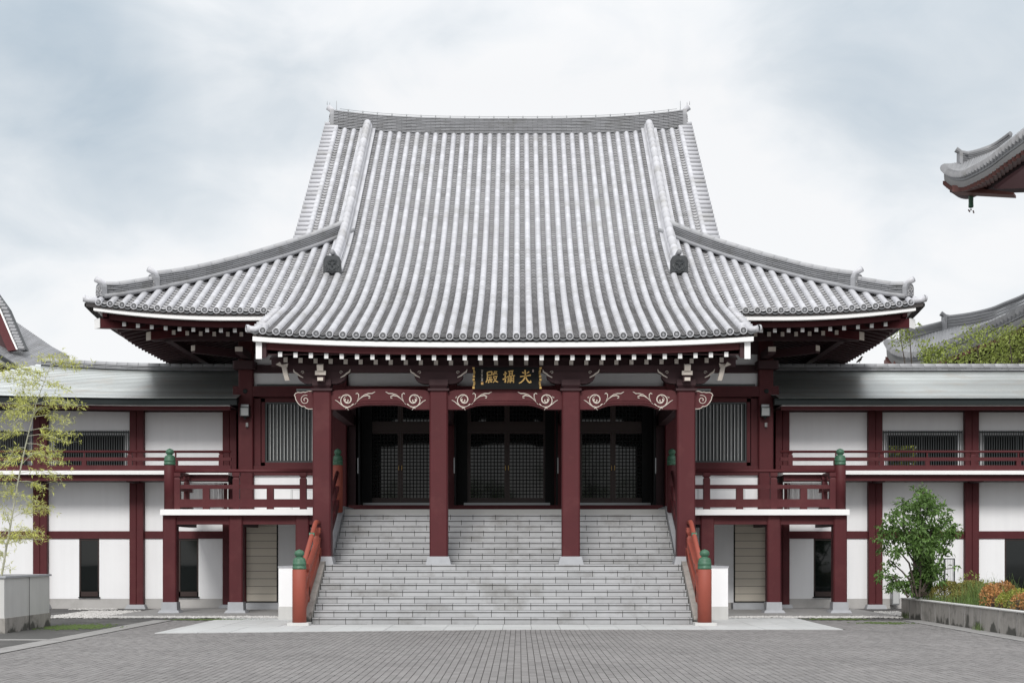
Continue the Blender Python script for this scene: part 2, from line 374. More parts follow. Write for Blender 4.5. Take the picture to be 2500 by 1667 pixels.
# white gravel
def gravel(rects, n, name='white_gravel'):
    mb = MB()
    tot = sum((b - a) * (d - c) for a, b, c, d in rects)
    for a, b, c, d in rects:
        for _ in range(int(n * (b - a) * (d - c) / tot)):
            x, y = R.uniform(a, b), R.uniform(c, d); r = R.uniform(0.016, 0.034); z = R.uniform(-0.005, 0.012) + r * 0.4
            p = [(x + r * math.cos(t) * R.uniform(.8, 1.2), y + r * math.sin(t) * R.uniform(.8, 1.2), z + R.uniform(-.2, .2) * r) for t in (0, 1.57, 3.14, 4.71)]
            mb.add(p + [(x, y, z + r * .7), (x, y, z - r * .7)], [(0, 1, 4), (1, 2, 4), (2, 3, 4), (3, 0, 4), (1, 0, 5), (2, 1, 5), (3, 2, 5), (0, 3, 5)])
    mb.obj(name, M['pebble'], None, kind='stuff', label='white gravel in narrow beds beside the stone terrace', cat='gravel')
gravel([(-11.4, -7.0, 3.1, 3.95), (7.3, 10.0, 3.1, 3.95), (-7.0, -5.5, 3.1, 3.95), (5.5, 7.3, 3.1, 3.95), (-11.6, -10.15, 4.0, 7.6), (-12.5, -11.2, 8.5, 9.1), (10.15, 10.8, 4.2, 7.0)], 7500)
# moss patches
mo = MB()
for cx_, cy_, a, b, n in ((-9.4, -1.2, 0.75, 1.0, 800), (-7.0, 2.4, 0.9, 0.3, 400), (8.2, 2.6, 0.7, 0.3, 500), (8.9, 0.6, 0.7, 0.5, 160)):
    for _ in range(n):
        x, y = R.gauss(cx_, a * .45), R.gauss(cy_, b * .5); r = R.uniform(.02, .06)
        if x > 9.6 or x < -10.05: continue
        k = R.uniform(0, 3)
        mo.add([(x + r * math.cos(k + t), y + r * math.sin(k + t), 0.004) for t in (0, 1.25, 2.5, 3.8, 5)] + [(x, y, 0.018)], [(0, 1, 5), (1, 2, 5), (2, 3, 5), (3, 4, 5), (4, 0, 5)])
mo.obj('moss', M['moss'], kind='stuff', label='green moss growing on the paving edges', cat='moss')

# ------------------------------------------------------------------ stairs
RISE = [0.15] * 9 + [0.117] + [0.15] * 8 + [0.147]
ZT = [0]
for r_ in RISE: ZT.append(ZT[-1] + r_)
YF = [i * 0.30 for i in range(9)] + [3.69 + i * 0.30 for i in range(10)]
ZL = ZT[-1]                       # landing height, 2.81
stairs = thing('stone_staircase', (0, 0, 0), 'wide pale granite staircase of block steps climbing to the temple doors', 'staircase')
core = MB()
for i in range(18):
    y1 = YF[i + 1] if i < 17 else 6.4
    core.box(-4.34, 4.34, YF[i] + 0.03, 8.9, ZT[i] - 0.01, ZT[i + 1] - 0.012)
core.obj('mortar_bed', M['joint'], stairs)
for i in range(18):
    y0, z0, z1 = YF[i], ZT[i], ZT[i + 1]; y1 = (YF[i + 1]) + 0.02
    x = -4.185 - 0.605 if i % 2 == 0 else -3.885 - 0.605
    cuts = [-4.35]
    while x < 4.34:
        if x > -4.33: cuts.append(x)
        x += 0.605
    cuts.append(4.35)
    for a, b in zip(cuts[:-1], cuts[1:]):
        if b - a < 0.03: continue
        dy = R.uniform(-0.002, 0.002)
        sec = [(y0 + .012 + dy, z0 + .006), (y1, z0 + .006), (y1, z1), (y0 + .004 + dy, z1), (y0 + dy, z1 - .004), (y0 + dy, z1 - .030), (y0 + .040 + dy, z1 - .034), (y0 + .040 + dy, z1 - .048), (y0 + .012 + dy, z1 - .052)]
        MB().prism(sec, 'x', a + .007, b - .007).obj('stair_stone', M['granite'], stairs)
MB().box(-4.35, 4.35, 6.39, 8.7, ZT[18], ZL).obj('landing_slab', M['granite_top'], stairs)
for sg in (-1, 1):
    xa, xb = (4.36, 4.52)
    def nose(y): return 0.5 * y + 0.15
    lo = [(-0.16, -0.02), (-0.16, 0.10), (0.0, 0.22), (2.42, 1.43), (2.95, 1.43), (2.95, -0.02)]
    MB().prism(lo, 'x', sg * xa, sg * xb).obj('stringer_wall', M['concrete'], stairs)
    up = [(3.2, 1.30), (3.2, 1.36), (3.69, 1.53), (6.39, 2.90), (8.6, 2.90), (8.6, 1.3)]
    MB().prism(up, 'x', sg * 4.36, sg * 4.50).obj('stringer_wall', M['base_stone'], stairs)
# plastered block walls beside the stairs
for sg, lab in ((-1, 'low white plastered wall end behind the red newel post, stair side nearer the bamboo'), (1, 'low white plastered wall end beside the red newel post, stair side nearer the shrub')):
    t = thing('low_wall', (sg * 5.1, 4, 0), lab, 'wall', 'low plastered walls flanking the stairs')
    MB().box(sg * 4.62, sg * 5.47, 2.2, 5.95, 0, 0.33).obj('base', M['concrete_pale'], t)
    MB().box(sg * 4.62, sg * 5.465, 2.205, 5.95, 0.33, 1.27).obj('wall_body', M['white'], t)
    MB().box(sg * 4.61, sg * 5.48, 2.19, 5.96, 1.27, 1.31).obj('coping', M['base_stone'], t)

# ------------------------------------------------------------------ newel posts and railings
def cap_mb(r=0.155, h=0.446, n=20):
    s = r / 0.155; k = h / 0.446
    pr = [(0.150, 0), (0.150, .012), (.157, .016), (.157, .05), (.150, .055), (.150, .10), (.156, .105), (.156, .135), (.148, .14), (.145, .19), (.138, .22),
          (.120, .25), (.085, .27), (.072, .278), (.070, .288), (.09, .30), (.108, .325), (.113, .355), (.106, .39), (.08, .42), (.045, .436), (.014, .446), (0.004, .452)]
    return MB().lathe([(a * s, b * k) for a, b in pr], 0, 0, 0, n)
CAP = cap_mb().mesh('finial', M['green'], True)
def newel(parent, x, y, z0, zc, r, m, capscale=1.0):
    p = MB().lathe([(r, 0), (r, zc - z0 - .01), (r - .008, zc - z0)], 0, 0, 0, 24)
    me = p.mesh('newel_post', m, False)
    for f in me.polygons: f.use_smooth = len(f.vertices) == 4
    o = link('newel_post', me, parent, Matrix.Translation((x, y, z0)))
    link('finial', CAP, o, Matrix.Translation((x, y, zc)) @ Matrix.Diagonal((capscale, capscale, 1, 1)))
    return o
LOWR = {-1: 'bright vermilion stair handrail whose post stands beside the bamboo side block wall',
        1: 'bright vermilion stair handrail whose post stands toward the shrub side of the stairs'}
for sg in (-1, 1):
    t = thing('stair_railing', (sg * 4.55, 1.0, 0), LOWR[sg], 'railing', 'vermilion railings of the lower stair flight')
    x = sg * 4.545
    MB().box(x - .24, x + .24, -.84, -.36, 0, .075).obj('base_stone', M['concrete_pale'], t)
    newel(t, x, -.6, .075, 1.264, .158, M['orange'])
    xr = sg * 4.56
    path = [(xr, -.46, 1.06), (xr, 2.05, 2.315), (xr - sg * .005, 2.16, 2.362), (xr, 2.26, 2.38), (xr, 2.64, 2.38)]
    MB().tube(path, .058, 12).obj('handrail', M['orange'], t, smooth=True)
    def slopebox(yA, zA, yB, zB, w, h, xc=xr, m='orange', nm='rail'):
        MB().prism([(yA, zA), (yB, zB), (yB, zB + h), (yA, zA + h)], 'x', xc - w / 2, xc + w / 2).obj(nm, M[m], t)
    slopebox(-.5, .66, 2.60, 2.21 - .30, .13, .10)
    slopebox(-.5, .14, 2.66, 1.72 - .18, .15, .22)
    slopebox(-.48, .05, 2.60, 1.50 - .14, .10, .10)
    for yp in (.62, 2.36):
        zb = .5 * yp + .15
        q = MB().box(xr - .075, xr + .075, yp - .08, yp + .08, zb, zb + .66)
        q.frus(xr, yp, .15, .16, zb + .66, .10, .11, zb + .72); q.frus(xr, yp, .10, .11, zb + .72, .19, .20, zb + .80); q.box(xr - .095, xr + .095, yp - .10, yp + .10, zb + .80, zb + .92)
        q.obj('rail_post', M['orange'], t)
    MB().tube([(xr - .061, 1.52, 2.065), (xr + .061, 1.52, 2.065)], .055, 12).obj('green_fitting', M['green'], t)
for sg, lab in ((-1, 'maroon upper stair rail behind the outer porch pillar, bamboo side'), (1, 'maroon upper stair rail behind the outer porch pillar, shrub side')):
    t = thing('upper_stair_railing', (sg * 4.5, 5, ZL), lab, 'railing', 'railings of the upper stair flight')
    x = sg * 4.50
    newel(t, x, 6.1, ZL - .1, 3.99, .135, M['orange'] if sg < 0 else M['red'], .87)
    MB().tube([(x, 6.0, 3.80), (x, 3.4, 2.52)], .05, 10).obj('handrail', M['red'], t, smooth=True)
    for dz, h in ((-.46, .10), (-.95, .22)):
        MB().prism([(6.0, 3.80 + dz), (3.35, 2.50 + dz), (3.35, 2.50 + dz + h), (6.0, 3.80 + dz + h)], 'x', x - .05, x + .05).obj('rail', M['red'], t)
    for yp in (4.0, 5.2):
        zz = 3.80 - (6.0 - yp) * .4923
        MB().box(x - .06, x + .06, yp - .07, yp + .07, zz - .9, zz - .05).obj('rail_post', M['red'], t)
for sg, lab in ((-1, 'maroon balcony railing with green capped corner post on the bamboo side'), (1, 'maroon balcony railing with green capped corner post on the shrub side')):
    t = thing('balcony_railing', (sg * 6.8, 6.25, 2.8), lab, 'railing', 'balcony railings flanking the stairs')
    Y = 6.25
    newel(t, sg * 9.06, Y, 2.802, 4.00, .152, M['red'])
    MB().tube([(sg * 8.93, Y, 3.844), (sg * 4.62, Y, 3.844)], .05, 12).obj('handrail', M['red'], t, smooth=True)
    MB().box(sg * 9.0, sg * 4.6, Y - .05, Y + .05, 3.362, 3.470).obj('rail', M['red'], t)
    MB().box(sg * 9.0, sg * 4.6, Y - .065, Y + .065, 2.862, 3.083).obj('rail', M['red'], t)
    def rp(nm, x, y, w, full):
        q = MB().box(x - w / 2, x + w / 2, y - .06, y + .06, 2.802, 3.36)
        if full:
            q = MB().box(x - w / 2, x + w / 2, y - .07, y + .07, 2.802, 3.62)
            q.frus(x, y, w, .14, 3.62, w * .72, .11, 3.665); q.frus(x, y, w * .7, .1, 3.665, w * 1.08, .15, 3.70); q.box(x - w * .54, x + w * .54, y - .08, y + .08, 3.70, 3.80)
        q.obj(nm, M['red'], t)
    for x in (8.86, 7.26, 5.45): rp('rail_post', sg * x, Y, .18, True)
    for x in (8.07, 6.34): rp('short_post', sg * x, Y, .185, False)
    xs = sg * 9.06
    MB().tube([(xs, Y + .1, 3.844), (xs, 8.95, 3.844)], .05, 12).obj('handrail', M['red'], t, smooth=True)
    for z0, z1 in ((3.362, 3.47), (2.862, 3.083)):
        MB().box(xs - .05, xs + .05, Y + .1, 8.95, z0, z1).obj('rail', M['red'], t)
    for y in (6.9, 8.3): rp('rail_post', xs, y, .14, True)

# ------------------------------------------------------------------ roof surface of the hall
KN = [(0.5, 6.42), (1.7, 6.83), (3.5, 7.47), (5.5, 8.20), (8.5, 9.55), (11, 10.95), (13.5, 12.68), (16, 14.52), (18.6, 16.45), (20, 17.5)]
_ky = np.array([k[0] for k in KN]); _kz = np.array([k[1] for k in KN])
_m = np.gradient(_kz, _ky)
_ty = np.linspace(0.5, 20, 800); _tz = []
for y in _ty:
    i = min(max(int(np.searchsorted(_ky, y)) - 1, 0), len(KN) - 2); h = _ky[i + 1] - _ky[i]; u = (y - _ky[i]) / h
    _tz.append((2 * u**3 - 3 * u**2 + 1) * _kz[i] + (u**3 - 2 * u**2 + u) * h * _m[i] + (-2 * u**3 + 3 * u**2) * _kz[i + 1] + (u**3 - u**2) * h * _m[i + 1])
_tz = np.array(_tz)
def Cz(y): return float(np.interp(y, _ty, _tz))
def cl(v, a=0.0, b=1.0): return max(a, min(b, v))
EY, EX = 5.5, 11.10       # eave line of the main roof
def top_lift(ax, y): return 0.24 * (min(ax, 6.5) / 6.2) ** 3 * cl((y - 11) / 7.4)
def ZP(x, y):            # porch strip and centre
    ax = abs(x); return Cz(y) + .14 * (min(ax, 6.3) / 5.75) ** 3 * cl(1 - (y - 1.7) / 3.5) + top_lift(ax, y)
def ZM(x, y):            # main roof beside the porch
    ax = abs(x); s = max(0.0, (ax - 7.3) / 3.9)
    return Cz(y) - .13 * cl(1 - (y - EY) / 3) ** 2 + .27 * s * s * cl(1 - (y - EY) / 5) + top_lift(ax, y)
def ZSIDE(ax, y):        # side slope
    dx = EX - ax; s = max(0.0, (3.9 - (y - EY)) / 3.9)
    return Cz(EY + dx) - .13 * cl(1 - dx / 3) ** 2 + .27 * s * s * cl(1 - dx / 5)
PITCH = 0.3195
hall = thing('temple_hall', (0, 9, 0), 'large maroon and white temple hall with sweeping grey tiled roof above the stairs', 'temple')
# deck
def grid_solid(mb, f, xs, ys, th=0.08, up=-0.07):
    nx, ny = len(xs), len(ys); b = []
    for dz in (up, up - th):
        for j in range(ny):
            for i in range(nx):
                x, y = xs[i] if not callable(xs) else 0, ys[j]; b.append((x, y, f(x, y) + dz))
    T = nx * ny; fs = []
    for j in range(ny - 1):
        for i in range(nx - 1):
            a = j * nx + i; fs.append((a, a + 1, a + nx + 1, a + nx)); fs.append((T + a, T + a + nx, T + a + nx + 1, T + a + 1))
    for i in range(nx - 1):
        fs.append((i, T + i, T + i + 1, i + 1)); a = (ny - 1) * nx + i; fs.append((a, a + 1, T + a + 1, T + a))
    for j in range(ny - 1):
        a = j * nx; fs.append((a, a + nx, T + a + nx, T + a)); a = j * nx + nx - 1; fs.append((a, T + a, T + a + nx, a + nx))
    mb.add(b, fs)
def lin(a, b, n): return [a + (b - a) * i / n for i in range(n + 1)]
deck = MB()
grid_solid(deck, ZP, lin(-5.92, 5.92, 16), lin(1.70, 5.6, 8))
grid_solid(deck, ZP, lin(-5.92, 5.92, 16), lin(5.6, 19.0, 24))
for sg in (-1, 1):
    grid_solid(deck, ZM, sorted([sg * 5.92, sg * 6.2]), lin(5.45, 19.0, 24))
    # hip trapezoid: param (u across, v up)
    def trap(f2, nU=16, nV=10, up=-.07, th=.08):
        vs = []; fs = []
        for dz in (up, up - th):
            for j in range(nV + 1):
                for i in range(nU + 1):
                    x, y, z = f2(i / nU, j / nV); vs.append((x, y, z + dz))
        n1 = nU + 1; T = n1 * (nV + 1)
        for j in range(nV):
            for i in range(nU):
                a = j * n1 + i; fs.append((a, a + 1, a + n1 + 1, a + n1)); fs.append((T + a, T + a + n1, T + a + n1 + 1, T + a + 1))
        for i in range(nU): fs.append((i, T + i, T + i + 1, i + 1))
        for j in range(nV): a = j * n1 + nU; fs.append((a, T + a, T + a + n1, a + n1))
        deck.add(vs, fs)
    def fr(u, v):
        ax = 6.2 + (EX - 6.2) * u; yy = 5.45 + (EY + EX - ax - 5.45) * v; return (sg * ax, yy, ZM(ax, yy))
    trap(fr)
    def sd_(u, v):   # side slope: u along y, v inwards
        yy = 5.5 + 27 * u; dxm = min(yy - 5.5, 5.0, 32.5 - yy); ax = EX + .05 - (dxm + .05) * v
        ym = min(yy, 38 - yy); return (sg * ax, yy, ZSIDE(ax, ym))
    trap(sd_, 40, 8)
# rear slope
def ZB(x, y): return ZM(x, 38 - y) if abs(x) <= 6.2 or True else 0
vs = []
grid_solid(deck, ZB, lin(-6.2, 6.2, 8), lin(19.0, 32.5, 20))
for sg in (-1, 1):
    def rr_(u, v):
        ax = 6.2 + (EX - 6.2) * u; yy = 5.45 + (EY + EX - ax - 5.45) * v; return (sg * ax, 38 - yy, ZM(ax, yy))
    trap(rr_)
    gab = [(9.6, 9.4), (19, 16.3), (28.4, 9.4)]
    deck.prism(gab, 'x', sg * 5.55, sg * 5.70)
roof = deck.obj('roof', M['under'], hall)
# ------------------------------------------------------------------ roof tiles
HTH = 8
def half_tile_local(L=.345, r0=.0865, r1=.0840, rise=0.003):
    """half cylinder: local x across, y up the slope, z normal"""
    vs = []; fs = []
    for k, (y, r, dz) in enumerate(((0, r0, rise), (.02, r0 + .002, rise), (.04, r0 - .0005, rise * .8), (L, r1, 0))):
        for j in range(HTH + 1):
            a = math.pi * j / HTH; vs.append((r * math.cos(a), y, r * math.sin(a) * 1.0 + dz))
    m = HTH + 1
    for k in range(3):
        for j in range(HTH): fs.append((k * m + j, k * m + j + 1, (k + 1) * m + j + 1, (k + 1) * m + j))
    fs.append(tuple(range(HTH, -1, -1)))
    return vs, fs
TV, TF = half_tile_local()
tile_mesh = bpy.data.meshes.new('round_tile'); tile_mesh.from_pydata(TV, [], TF); tile_mesh.materials.append(M['tile'])
tile_mesh.polygons.foreach_set('use_smooth', [len(f.vertices) == 4 for f in tile_mesh.polygons]); tile_mesh.update()
# end disc: ring and dark wheel
def disc_mesh():
    mb = MB(); n = 16; vs = []; fs = []
    for r, y in ((.090, .05), (.090, -.006), (.070, -.008), (.066, .008)):
        for j in range(n): a = 2 * math.pi * j / n; vs.append((r * math.cos(a), y, r * math.sin(a)))
    for k in range(3):
        for j in range(n): j2 = (j + 1) % n; fs.append((k * n + j, k * n + j2, (k + 1) * n + j2, (k + 1) * n + j))
    mb.add(vs, fs); mb.cur = 1
    mb.add(vs[3 * n:], [tuple(range(n))])
    mb.cur = 0
    for j in range(8):
        a = 2 * math.pi * j / 8; c, s = math.cos(a), math.sin(a); q = .0045
        mb.add([(.018 * c - q * s, -.001, .018 * s + q * c), (.055 * c - q * s * .6, -.001, .055 * s + q * c * .6), (.055 * c + q * s * .6, -.001, .055 * s - q * c * .6), (.018 * c + q * s, -.001, .018 * s - q * c)], [(0, 3, 2, 1)])
    mb.add([(.014 * math.cos(t), -.004, .014 * math.sin(t)) for t in (0, 1.05, 2.09, 3.14, 4.19, 5.24)], [(5, 4, 3, 2, 1, 0)])
    return mb.mesh('eave_end_tile', [M['tile'], M['tile_dark']])
DISC = disc_mesh()
def slope_frame(f, x, y, dy=.05):
    z0, z1 = f(x, y - dy), f(x, y + dy); t = Vector((0, 2 * dy, z1 - z0)).normalized(); X = Vector((1, 0, 0)); n = X.cross(t)
    return X, t, n
def rowx(k):
    s = -1 if k < 0 else 1; a = abs(k); return s * (a * PITCH if a <= 19 else 19 * PITCH + (a - 19) * .3125)
rows = []   # (x, f, y0, y1)
for k in range(-34, 35):
    x = rowx(k); ak = abs(k)
    if ak <= 18:
        y1 = 18.40 if ak not in (15, 16) else 8.95
        rows.append((x, ZP, 1.66, y1))
    elif ak == 19: rows.append((x, ZM, 5.47, 18.40))
    else: rows.append((x, ZM, 5.47, EY + EX - abs(x) - .12))
cand = []; joined = MB(); NPART = 298
for x, f, y0, y1 in rows:
    y = y0
    while y < y1 - .02:
        X, t, n = slope_frame(f, x, y + .15)
        L = .33
        if y + L * t.y > y1: L = max(.06, (y1 - y) / t.y)
        o = (x, y, f(x, y))
        cand.append((y + .25 * abs(x) * (0 if y0 < 3 else 0) - (3.8 if y0 > 3 else 0), o, X, t, n, L / .33))
        y += .33 * t.y
cand.sort(key=lambda c: c[0])
def basis(o, X, t, n, s): return frame_mtx(o, X, (t[0] * s, t[1] * s, t[2] * s), n)
for i, (_, o, X, t, n, s) in enumerate(cand):
    mx = basis(o, X, t, n, s)
    if i < NPART: link('round_tile', tile_mesh, roof, mx)
    else: joined.add([tuple(mx @ Vector(v)) for v in TV], TF)
oj = joined.obj('round_tile', M['tile'], roof, kind='stuff')
oj.data.polygons.foreach_set('use_smooth', [len(f.vertices) == 4 for f in oj.data.polygons])
for x, f, y0, y1 in rows:
    X, t, n = slope_frame(f, x, y0 + .1)
    link('eave_end_tile', DISC, roof, frame_mtx((x, y0 - .046, f(x, y0) - .008), (1, 0, 0), (0, 1, 0), (0, 0, 1)))
# pan tiles
PX = [-.088, -.045, 0, .045, .088]; PS = [.0, -.026, -.036, -.026, .0]
pans = MB()
def pan_row(mb, x, f, y0, y1, ex):
    y = y0
    while y < y1:
        X, t, n = slope_frame(f, x, y + ex / 2)
        o = Vector((x, y, f(x, y))); L = ex * 1.15
        A = [o + X * a + n * (b - .012 + .028) for a, b in zip(PX, PS)]
        Bk = [o + X * a + n * (b - .012 - .006) + t * L for a, b in zip(PX, PS)]
        D = [p - n * .011 for p in A]
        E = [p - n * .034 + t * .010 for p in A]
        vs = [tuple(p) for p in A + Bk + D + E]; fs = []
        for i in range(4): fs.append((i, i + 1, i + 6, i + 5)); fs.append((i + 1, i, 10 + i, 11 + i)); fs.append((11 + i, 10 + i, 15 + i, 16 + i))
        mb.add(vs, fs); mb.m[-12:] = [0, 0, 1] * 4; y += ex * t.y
for k in range(-34, 34):
    x = rowx(k + .5); ak = abs(k + .5)
    if ak < 18: pan_row(pans, x, ZP, 1.64, 18.6, .150)
    elif ak < 19: pan_row(pans, x, ZM, 5.45, 18.6, .215)
    else: pan_row(pans, x, ZM, 5.45, EY + EX - abs(x) - .05, .215)
pans.obj('pan_tile', [M['tile_pan'], M['pan_gap_shade']], roof, kind='stuff')
# hanging crescent tiles at the eave
def crescent(w=.118):
    mb = MB(); n = 8; vs = []
    for y in (-.004, .03):
        for i in range(n + 1):
            u = -1 + 2 * i / n; vs.append((u * w, y, .012 - .050 * (1 - u * u))); 
        for i in range(n + 1):
            u = -1 + 2 * i / n; vs.append((u * w, y, -.012 - .085 * (1 - u * u)))
    m = n + 1; fs = []
    for i in range(n):
        fs.append((i + 1, i, m + i, m + i + 1)); fs.append((2 * m + i, 2 * m + i + 1, 3 * m + i + 1, 3 * m + i)); fs.append((i, i + 1, 2 * m + i + 1, 2 * m + i)); fs.append((m + i + 1, m + i, 3 * m + i, 3 * m + i + 1))
    mb.add(vs, fs)
    mb.cur = 1
    for i in range(n):
        u = -1 + 2 * (i + .5) / n; zc = -.068 * (1 - u * u) ; q = .010; mb.add([(u * w - q, -.009, zc - .010), (u * w + q, -.009, zc - .006), (u * w + q, -.009, zc + .010), (u * w - q, -.009, zc + .006)], [(0, 1, 2, 3)])
    return mb.mesh('eave_pan_tile', [M['tile_dark'], M['tile_ridge']])
CRES = crescent()
for k in range(-34, 34):
    x = rowx(k + .5); ak = abs(k + .5)
    f, y0 = (ZP, 1.655) if ak < 18 else (ZM, 5.465)
    if 18 <= ak < 18.9: continue
    link('eave_pan_tile', CRES, roof, frame_mtx((x, y0 - .040, f(x, y0) - .028), (1, 0, 0), (0, 1, 0), (0, 0, 1)))
# full-length underside rows for the side slopes
side = MB()
for sg in (-1, 1):
    yy = 5.75
    while yy < 21:
        d = min(yy - 5.5, 5.0)
        path = [(sg * (EX + .02 - d * q / 6), yy, ZSIDE(EX - d * q / 6, yy) + .0) for q in range(7)]
        side.tube(path, .086, 10, True)
        yy += PITCH
side.obj('side_slope_tile', M['tile'], roof, smooth=True, kind='stuff')
VD = DISC
for sg in (-1, 1):
    for j in range(10):
        yy = 5.75 + j * PITCH
        link('eave_end_tile', DISC, roof, frame_mtx((sg * (EX + .045), yy, ZSIDE(EX, yy)), (0, sg, 0), (-sg, 0, 0), (0, 0, 1)))
    # corner tile pushed out level at the tip, porch corner tile
    MB().tube([(sg * 10.70, 5.52, ZM(10.7, 5.5) + .02), (sg * 11.02, 5.48, ZM(10.95, 5.5) + .02), (sg * 11.15, 5.46, ZM(11.05, 5.5) + .05)], [.082, .084, .092], 14).obj('corner_tile', M['tile'], roof, smooth=True)
    link('eave_end_tile', DISC, roof, frame_mtx((sg * 11.165, 5.455, ZM(11.05, 5.5) + .052), (-sg * .2, sg * .98, 0), (-sg * .98, -sg * .2, 0), (0, 0, 1)))
    MB().tube([(sg * 5.80, 1.95, ZP(5.8, 1.95) + .03), (sg * 5.98, 1.80, ZP(5.9, 1.7) + .00), (sg * 6.14, 1.72, ZP(5.9, 1.7) + .03)], [.075, .078, .090], 14).obj('corner_tile', M['tile'], roof, smooth=True)
    link('eave_end_tile', DISC, roof, frame_mtx((sg * 6.155, 1.712, ZP(5.9, 1.7) + .032), (-sg * .45, sg * .89, 0), (-sg * .89, -sg * .45, 0), (0, 0, 1)))
    link('eave_pan_tile', CRES, roof, frame_mtx((sg * 5.94, 1.67, ZP(5.9, 1.7) - .03), (1, 0, -sg * -.0), (0, 1, 0), (0, 0, 1)))
    # swelling where the porch edge row ends
    MB().lathe([(.05, -.09), (.10, -.05), (.115, 0), (.10, .05), (.05, .085)], 0, 0, 0, 12).obj('edge_knob', M['tile'], roof, smooth=True).matrix_basis = Matrix.Translation((sg * 5.76, 1.95, ZP(5.76, 1.95) + .05))
    # verge tiles
    vt = MB().tube([(0, 0, 0), (sg * .02, 0, 0), (sg * .50, 0, 0)], [.086, .092, .082], 12).mesh('verge_tile', M['tile'], True)
    y = 10.6
    while y < 18.9:
        X, t, n = slope_frame(ZM, 6.2, y)
        link('verge_tile', vt, roof, Matrix.Translation((sg * 6.0, y, ZM(6.1, y) - .01)))
        y += .33 * t.y
    y = 2.2
    vs_ = MB().tube([(0, 0, 0), (sg * .20, 0, 0)], .06, 10).mesh('porch_verge_tile', M['tile'], True)
    while y < 5.5:
        link('porch_verge_tile', vs_, roof, Matrix.Translation((sg * 5.90, y, ZP(5.9, y) - .05))); y += .31
# main ridge: stacked flat tiles, capped
def rz(x): return 16.40 + .24 * (abs(x) / 6.2) ** 3
def ridge_layers(parent, pathf, n, base_h, layers, lh, w0, w1, capr, top_extra=0.0, seg=.30, nm='ridge_tile', lite=False):
    """pathf(u)->(origin, side, up) ; layers of short tiles with joints, cap tube"""
    stuff = MB()
    for L in range(layers):
        w = w0 + (w1 - w0) * L / max(1, layers - 1) - (.015 if L % 2 else 0)
        z0, z1 = base_h + L * lh, base_h + (L + 1) * lh - .004
        sec = [(-w, z0 + lh * .36), (w, z0 + lh * .36), (w, z1), (-w, z1)]
        sec2 = [(-w + .03, z0 - .006), (w - .03, z0 - .006), (w - .03, z0 + lh * .37), (-w + .03, z0 + lh * .37)]
        fr_ = [pathf(i / n) for i in range(n + 1)]
        stuff.cur = 1; stuff.sweep(sec2, fr_); stuff.cur = 0
        g = .004; off = (L % 2) * .5
        for i in range(-1, n):
            a, b = cl((i + off) / n), cl((i + off + 1) / n)
            if b - a < 1e-5: continue
            e = .012 / n
            stuff.sweep(sec, [pathf(a + e), pathf(b - e)])
    stuff.obj(nm, [M['tile' if lite else 'tile_ridge'], M['tile_dark']], parent, kind='stuff')
    h = base_h + layers * lh
    if capr < .01: return h
    for i in range(n):
        pts = []
        for u in (i / n, (i + .06) / n, (i + .97) / n):
            o, A, B = pathf(u); pts.append(tuple(Vector(o) + Vector(B) * (h + .01)))
        MB().tube(pts, [capr * 1.0, capr * 1.01, capr * .995], 12).obj('ridge_cap_tile', M['tile' if lite else 'tile_cap'], parent, smooth=True)
    return h
def main_ridge(u):
    x = -6.17 + 12.34 * u; return ((x, 19.0, rz(x)), (0, 1, 0), (0, 0, 1))
# the stack rises at its ends
def main_ridge2(u):
    x = -6.17 + 12.34 * u; return ((x, 19.0, rz(x)), (0, 1, 0), (0, 0, 1.0 + .10 * (abs(x) / 6.2) ** 2.5))
ridge_layers(roof, main_ridge2, 36, .0, 11, .053, .46, .36, .10)
MB().tube([(x, 18.58, rz(x) - .055) for x in lin(-6.2, 6.2, 24)], .06, 10).obj('ridge_base_tile', M['tile_dark'], roof, smooth=True)
MB().box(-6.15, 6.15, 18.60, 19.4, 15.9, 16.41).obj('ridge_bed', M['tile_dark'], roof)
for x_ in lin(-5.6, 5.6, 12): pass
# ornament plate: dark shield with relief (built facing -y, local)
def onigawara(w=.24, h=.46, m0='tile_dark', m1='tile_ridge'):
    mb = MB()
    sec = [(-w, 0), (w, 0), (w, h * .72), (w * .84, h * .9), (w * .6, h), (-w * .6, h), (-w * .84, h * .9), (-w, h * .72)]
    mb.prism(sec, 'y', -.05, .10)
    s2 = [(a * .84, .03 + b * .90) for a, b in sec]
    mb.prism(s2, 'y', -.065, -.04)
    mb.cur = 1
    rr = random.Random(3)
    for i in range(9):      # flame-like crest
        a = math.radians(25 + 130 * i / 8); q = Vector((math.cos(a), 0, math.sin(a)))
        p0 = Vector((0, -.072, h * .52)) + q * w * .30; p1 = Vector((0, -.085, h * .52)) + q * w * .68
        mb.tube([p0, (p0 + p1) / 2 + Vector((0, -.012, 0)), p1], [.012, .010, .004], 5)
    for s in (-1, 1):
        mb.tube([(s * w * .1, -.07, h * .50), (s * w * .3, -.095, h * .56), (s * w * .48, -.075, h * .50)], [.016, .022, .008], 6)
        mb.tube([(s * w * .62, -.07, h * .50), (s * w * .74, -.08, h * .38), (s * w * .56, -.08, h * .27), (s * w * .66, -.075, h * .14)], [.010, .018, .018, .008], 6)
        mb.tube([(s * w * .1, -.07, h * .20), (s * w * .34, -.09, h * .24), (s * w * .40, -.075, h * .36)], [.012, .016, .007], 6)
        mb.tube([(s * w * .75, -.07, h * .08), (s * w * .4, -.085, h * .13), (s * w * .12, -.07, h * .06)], [.012, .016, .008], 6)
    mb.tube([(0, -.06, h * .46), (0, -.11, h * .40), (0, -.075, h * .34)], [.018, .028, .018], 7)
    mb.tube([(-w * .25, -.07, h * .20), (0, -.085, h * .16), (w * .25, -.07, h * .20)], [.010, .016, .010], 6)
    return mb
ONI = onigawara(.25, .50).mesh('ornament_plate', [M['tile_dark'], M['oni_relief']])
